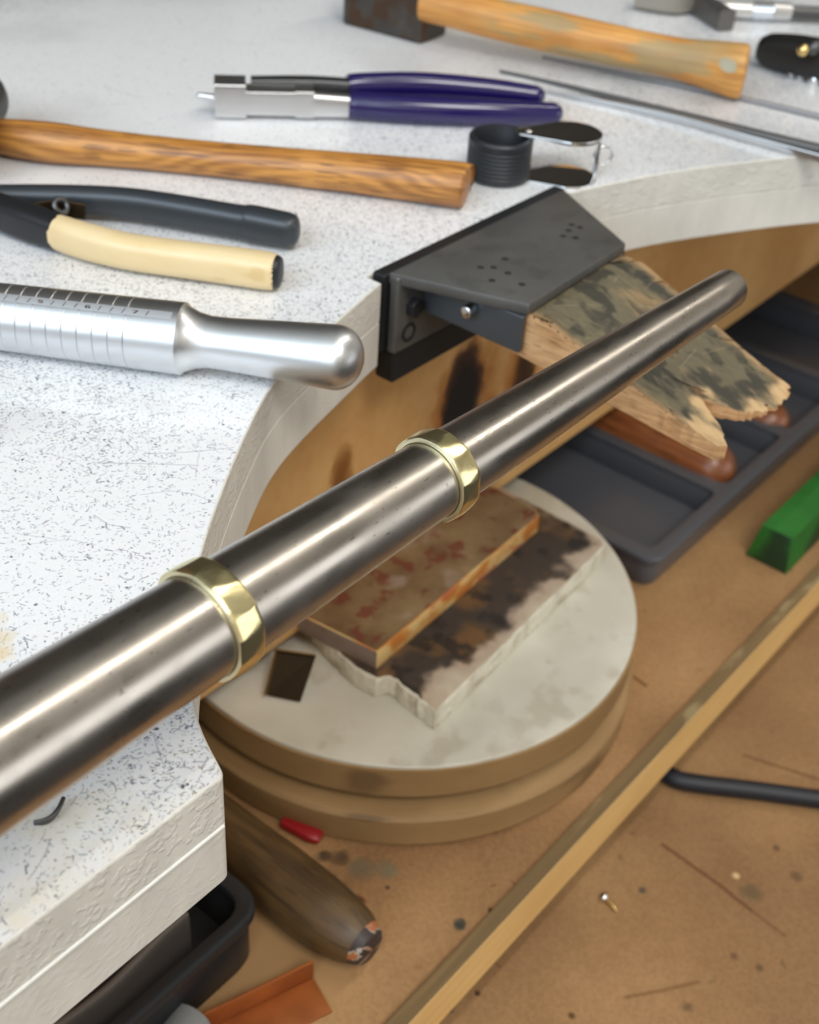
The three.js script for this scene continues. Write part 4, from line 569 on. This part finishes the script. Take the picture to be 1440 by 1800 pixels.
{
  const y = T + 0.0118, t = thing('file_handle', 'old brown wooden file handle with chipped tip lying on the shelf under the bench corner', 'file handle', g(560, 1620, T));
  part(t, 'wooden_grip', sweep([[g(330, 1400, y), .0085], [g(410, 1472, y), .0100], [g(480, 1535, y), .0117], [g(560, 1600, y), .0117], [g(615, 1640, y), .0098], [g(640, 1658, y), .0076]], { sub: 5, n: 36, round1: 0.0022, around: 0.07 }), fileHandle);
  part(t, 'chipped_tip', sweep([[g(638, 1657, y), .0079], [g(650, 1666, y), .0064]], { n: 28, round1: 0.0014 }), std({ map: tex(128, 128, 0.02, 0.02, (u, v) => { const n = fbm(u, v, 4, 4, 4, 541); return n > 0.62 ? [168, 104, 62] : n > 0.57 ? [170, 160, 146] : [58, 46, 42]; }), roughness: 0.5 }), 'chipped orange and white end');
}
{
  const y1 = T + 0.028, t = thing('black_box', 'open black plastic box under the front bench corner', 'box', [0.05, T, -0.24]);
  const rr = (x0, x1, z0, z1, r) => { const s = new THREE.Shape(); const [a, b, c, d] = [x0, x1, -z1, -z0]; s.moveTo(a + r, c); s.lineTo(b - r, c); s.quadraticCurveTo(b, c, b, c + r); s.lineTo(b, d - r); s.quadraticCurveTo(b, d, b - r, d); s.lineTo(a + r, d); s.quadraticCurveTo(a, d, a, d - r); s.lineTo(a, c + r); s.quadraticCurveTo(a, c, a + r, c); return s; };
  const X0 = -0.10, X1 = 0.1690, Z0 = -0.34, Z1 = -0.1725, hole = (s, i) => { s.holes.push(new THREE.Path(rr(X0 + i, X1 - i, Z0 + i, Z1 - i, 0.008).getPoints(10))); return s; };
  part(t, 'base', slab(rr(X0 + 0.003, X1 - 0.003, Z0 + 0.003, Z1 - 0.003, 0.010), T + 0.0002, T + 0.003, 0.0006), blackPlastic);
  part(t, 'walls', crease(slab(hole(rr(X0 + 0.002, X1 - 0.002, Z0 + 0.002, Z1 - 0.002, 0.011), 0.0050), T + 0.003, y1 - 0.005, 0.0005), 0.6), blackPlastic);
  part(t, 'rim', crease(slab(hole(rr(X0, X1, Z0, Z1, 0.013), 0.0058), y1 - 0.005, y1, 0.0016), 0.6), std({ color: col(0.016, 0.018, 0.02), roughness: 0.38 }));
  const c = thing('card_strip', 'dull brown card strip standing in the black box', 'card strip', [0.09, T + 0.003, -0.189]); const st = []; for (let i = 0; i <= 16; i++) st.push([V(lerp(-0.02, 0.150, i / 16), T + 0.0150, -0.1890 + Math.sin(i * 1.1) * 0.0012), 0.0118, 0.0014, 6]); part(c, 'card', sweep(st, { n: 24, sub: 3 }), std({ color: col(0.10, 0.082, 0.07), roughness: 0.7 }));
}
{
  const t = thing('copper_angle', 'short bent copper angle strip lying on the shelf beside the file handle', 'copper strip', g(500, 1740, T));
  const a = g(391, 1800, T), b = g(551, 1722, T), c = g(584, 1780, T), dir = b.clone().sub(a).normalize(), wid = c.clone().sub(b), h = 0.0098, th = 0.0010;
  const a2 = a.clone().addScaledVector(dir, -0.018), mk = (A, B, w, y0, y1) => { const v = [A, B, B.clone().add(w), A.clone().add(w)], s = flatShape(v.map(p => [p.x, p.z])); return boxUV(crease(slab(s, y0, y1, 0.0002), 0.5)); };
  part(t, 'flat_flange', mk(a2, b, wid, T, T + th), copperSheet, 'worn orange copper'); part(t, 'upright_flange', mk(a2, b, wid.clone().normalize().multiplyScalar(-th), T, T + h), copperSheet, 'worn orange copper');
}
{
  const p = g(340, 1790, T + 0.007), t = thing('grey_tube', 'short grey plastic tube beside the copper angle', 'tube', V(p.x, T, p.z)); const e = g(300, 1850, T + 0.007);
  part(t, 'tube', lathe([[0.0050, 0], [0.0064, 0], [0.0068, 0.0004], [0.0068, 0.022], [0.0050, 0.022], [0.0050, 0]], p, e, 32, 0.5), std({ color: col(0.20, 0.20, 0.19), roughness: 0.5 }));
}
{
  const t = thing('red_clip', 'small red plastic piece half under the turntable rim', 'clip', g(545, 1466, T)); part(t, 'clip', sweep([S(500, 1442, T + .0022, .0021, .003, 3), S(545, 1464, T + .0022, .0021, .0034, 3), S(562, 1472, T + .0018, .0016, .0026, 3)], { n: 20, sub: 3, round1: 0.0008 }), redPlastic);
}
{
  const y = D + 0.0042, t = thing('black_cable', 'thick dark cable on the lower board running under the edging strip', 'cable', g(1300, 1390, D));
  part(t, 'rubber_sheath', sweep([S(1120, 1290, y, .0040), S(1160, 1345, y, .0040), S(1185, 1368, y, .0040), S(1230, 1378, y, .0040), S(1330, 1390, y, .0040), S(1440, 1405, y, .0040), S(1560, 1422, y, .0040), S(1850, 1470, y, .0040), S(2200, 1480, y, .0040)], { sub: 6, n: 24 }), std({ color: col(0.010, 0.011, 0.016), roughness: 0.5 }));
}
{
  const t = thing('brass_fragment', 'tiny shiny brass fragment on the lower board', 'metal scrap', g(1068, 1580, D)); part(t, 'bead', new THREE.SphereGeometry(0.0017, 14, 10).translate(...g(1062, 1577, D + 0.0017).toArray()), chrome); part(t, 'tail', sweep([S(1064, 1580, D + .0012, .0010), S(1074, 1590, D + .0010, .0009), S(1083, 1600, D + .0008, .0006)], { n: 12, sub: 3, round1: 0.0005 }), brass);
}
scene.traverse(o => { if (o.isMesh) { o.castShadow = true; o.receiveShadow = true; } });
renderer.render(scene, camera);
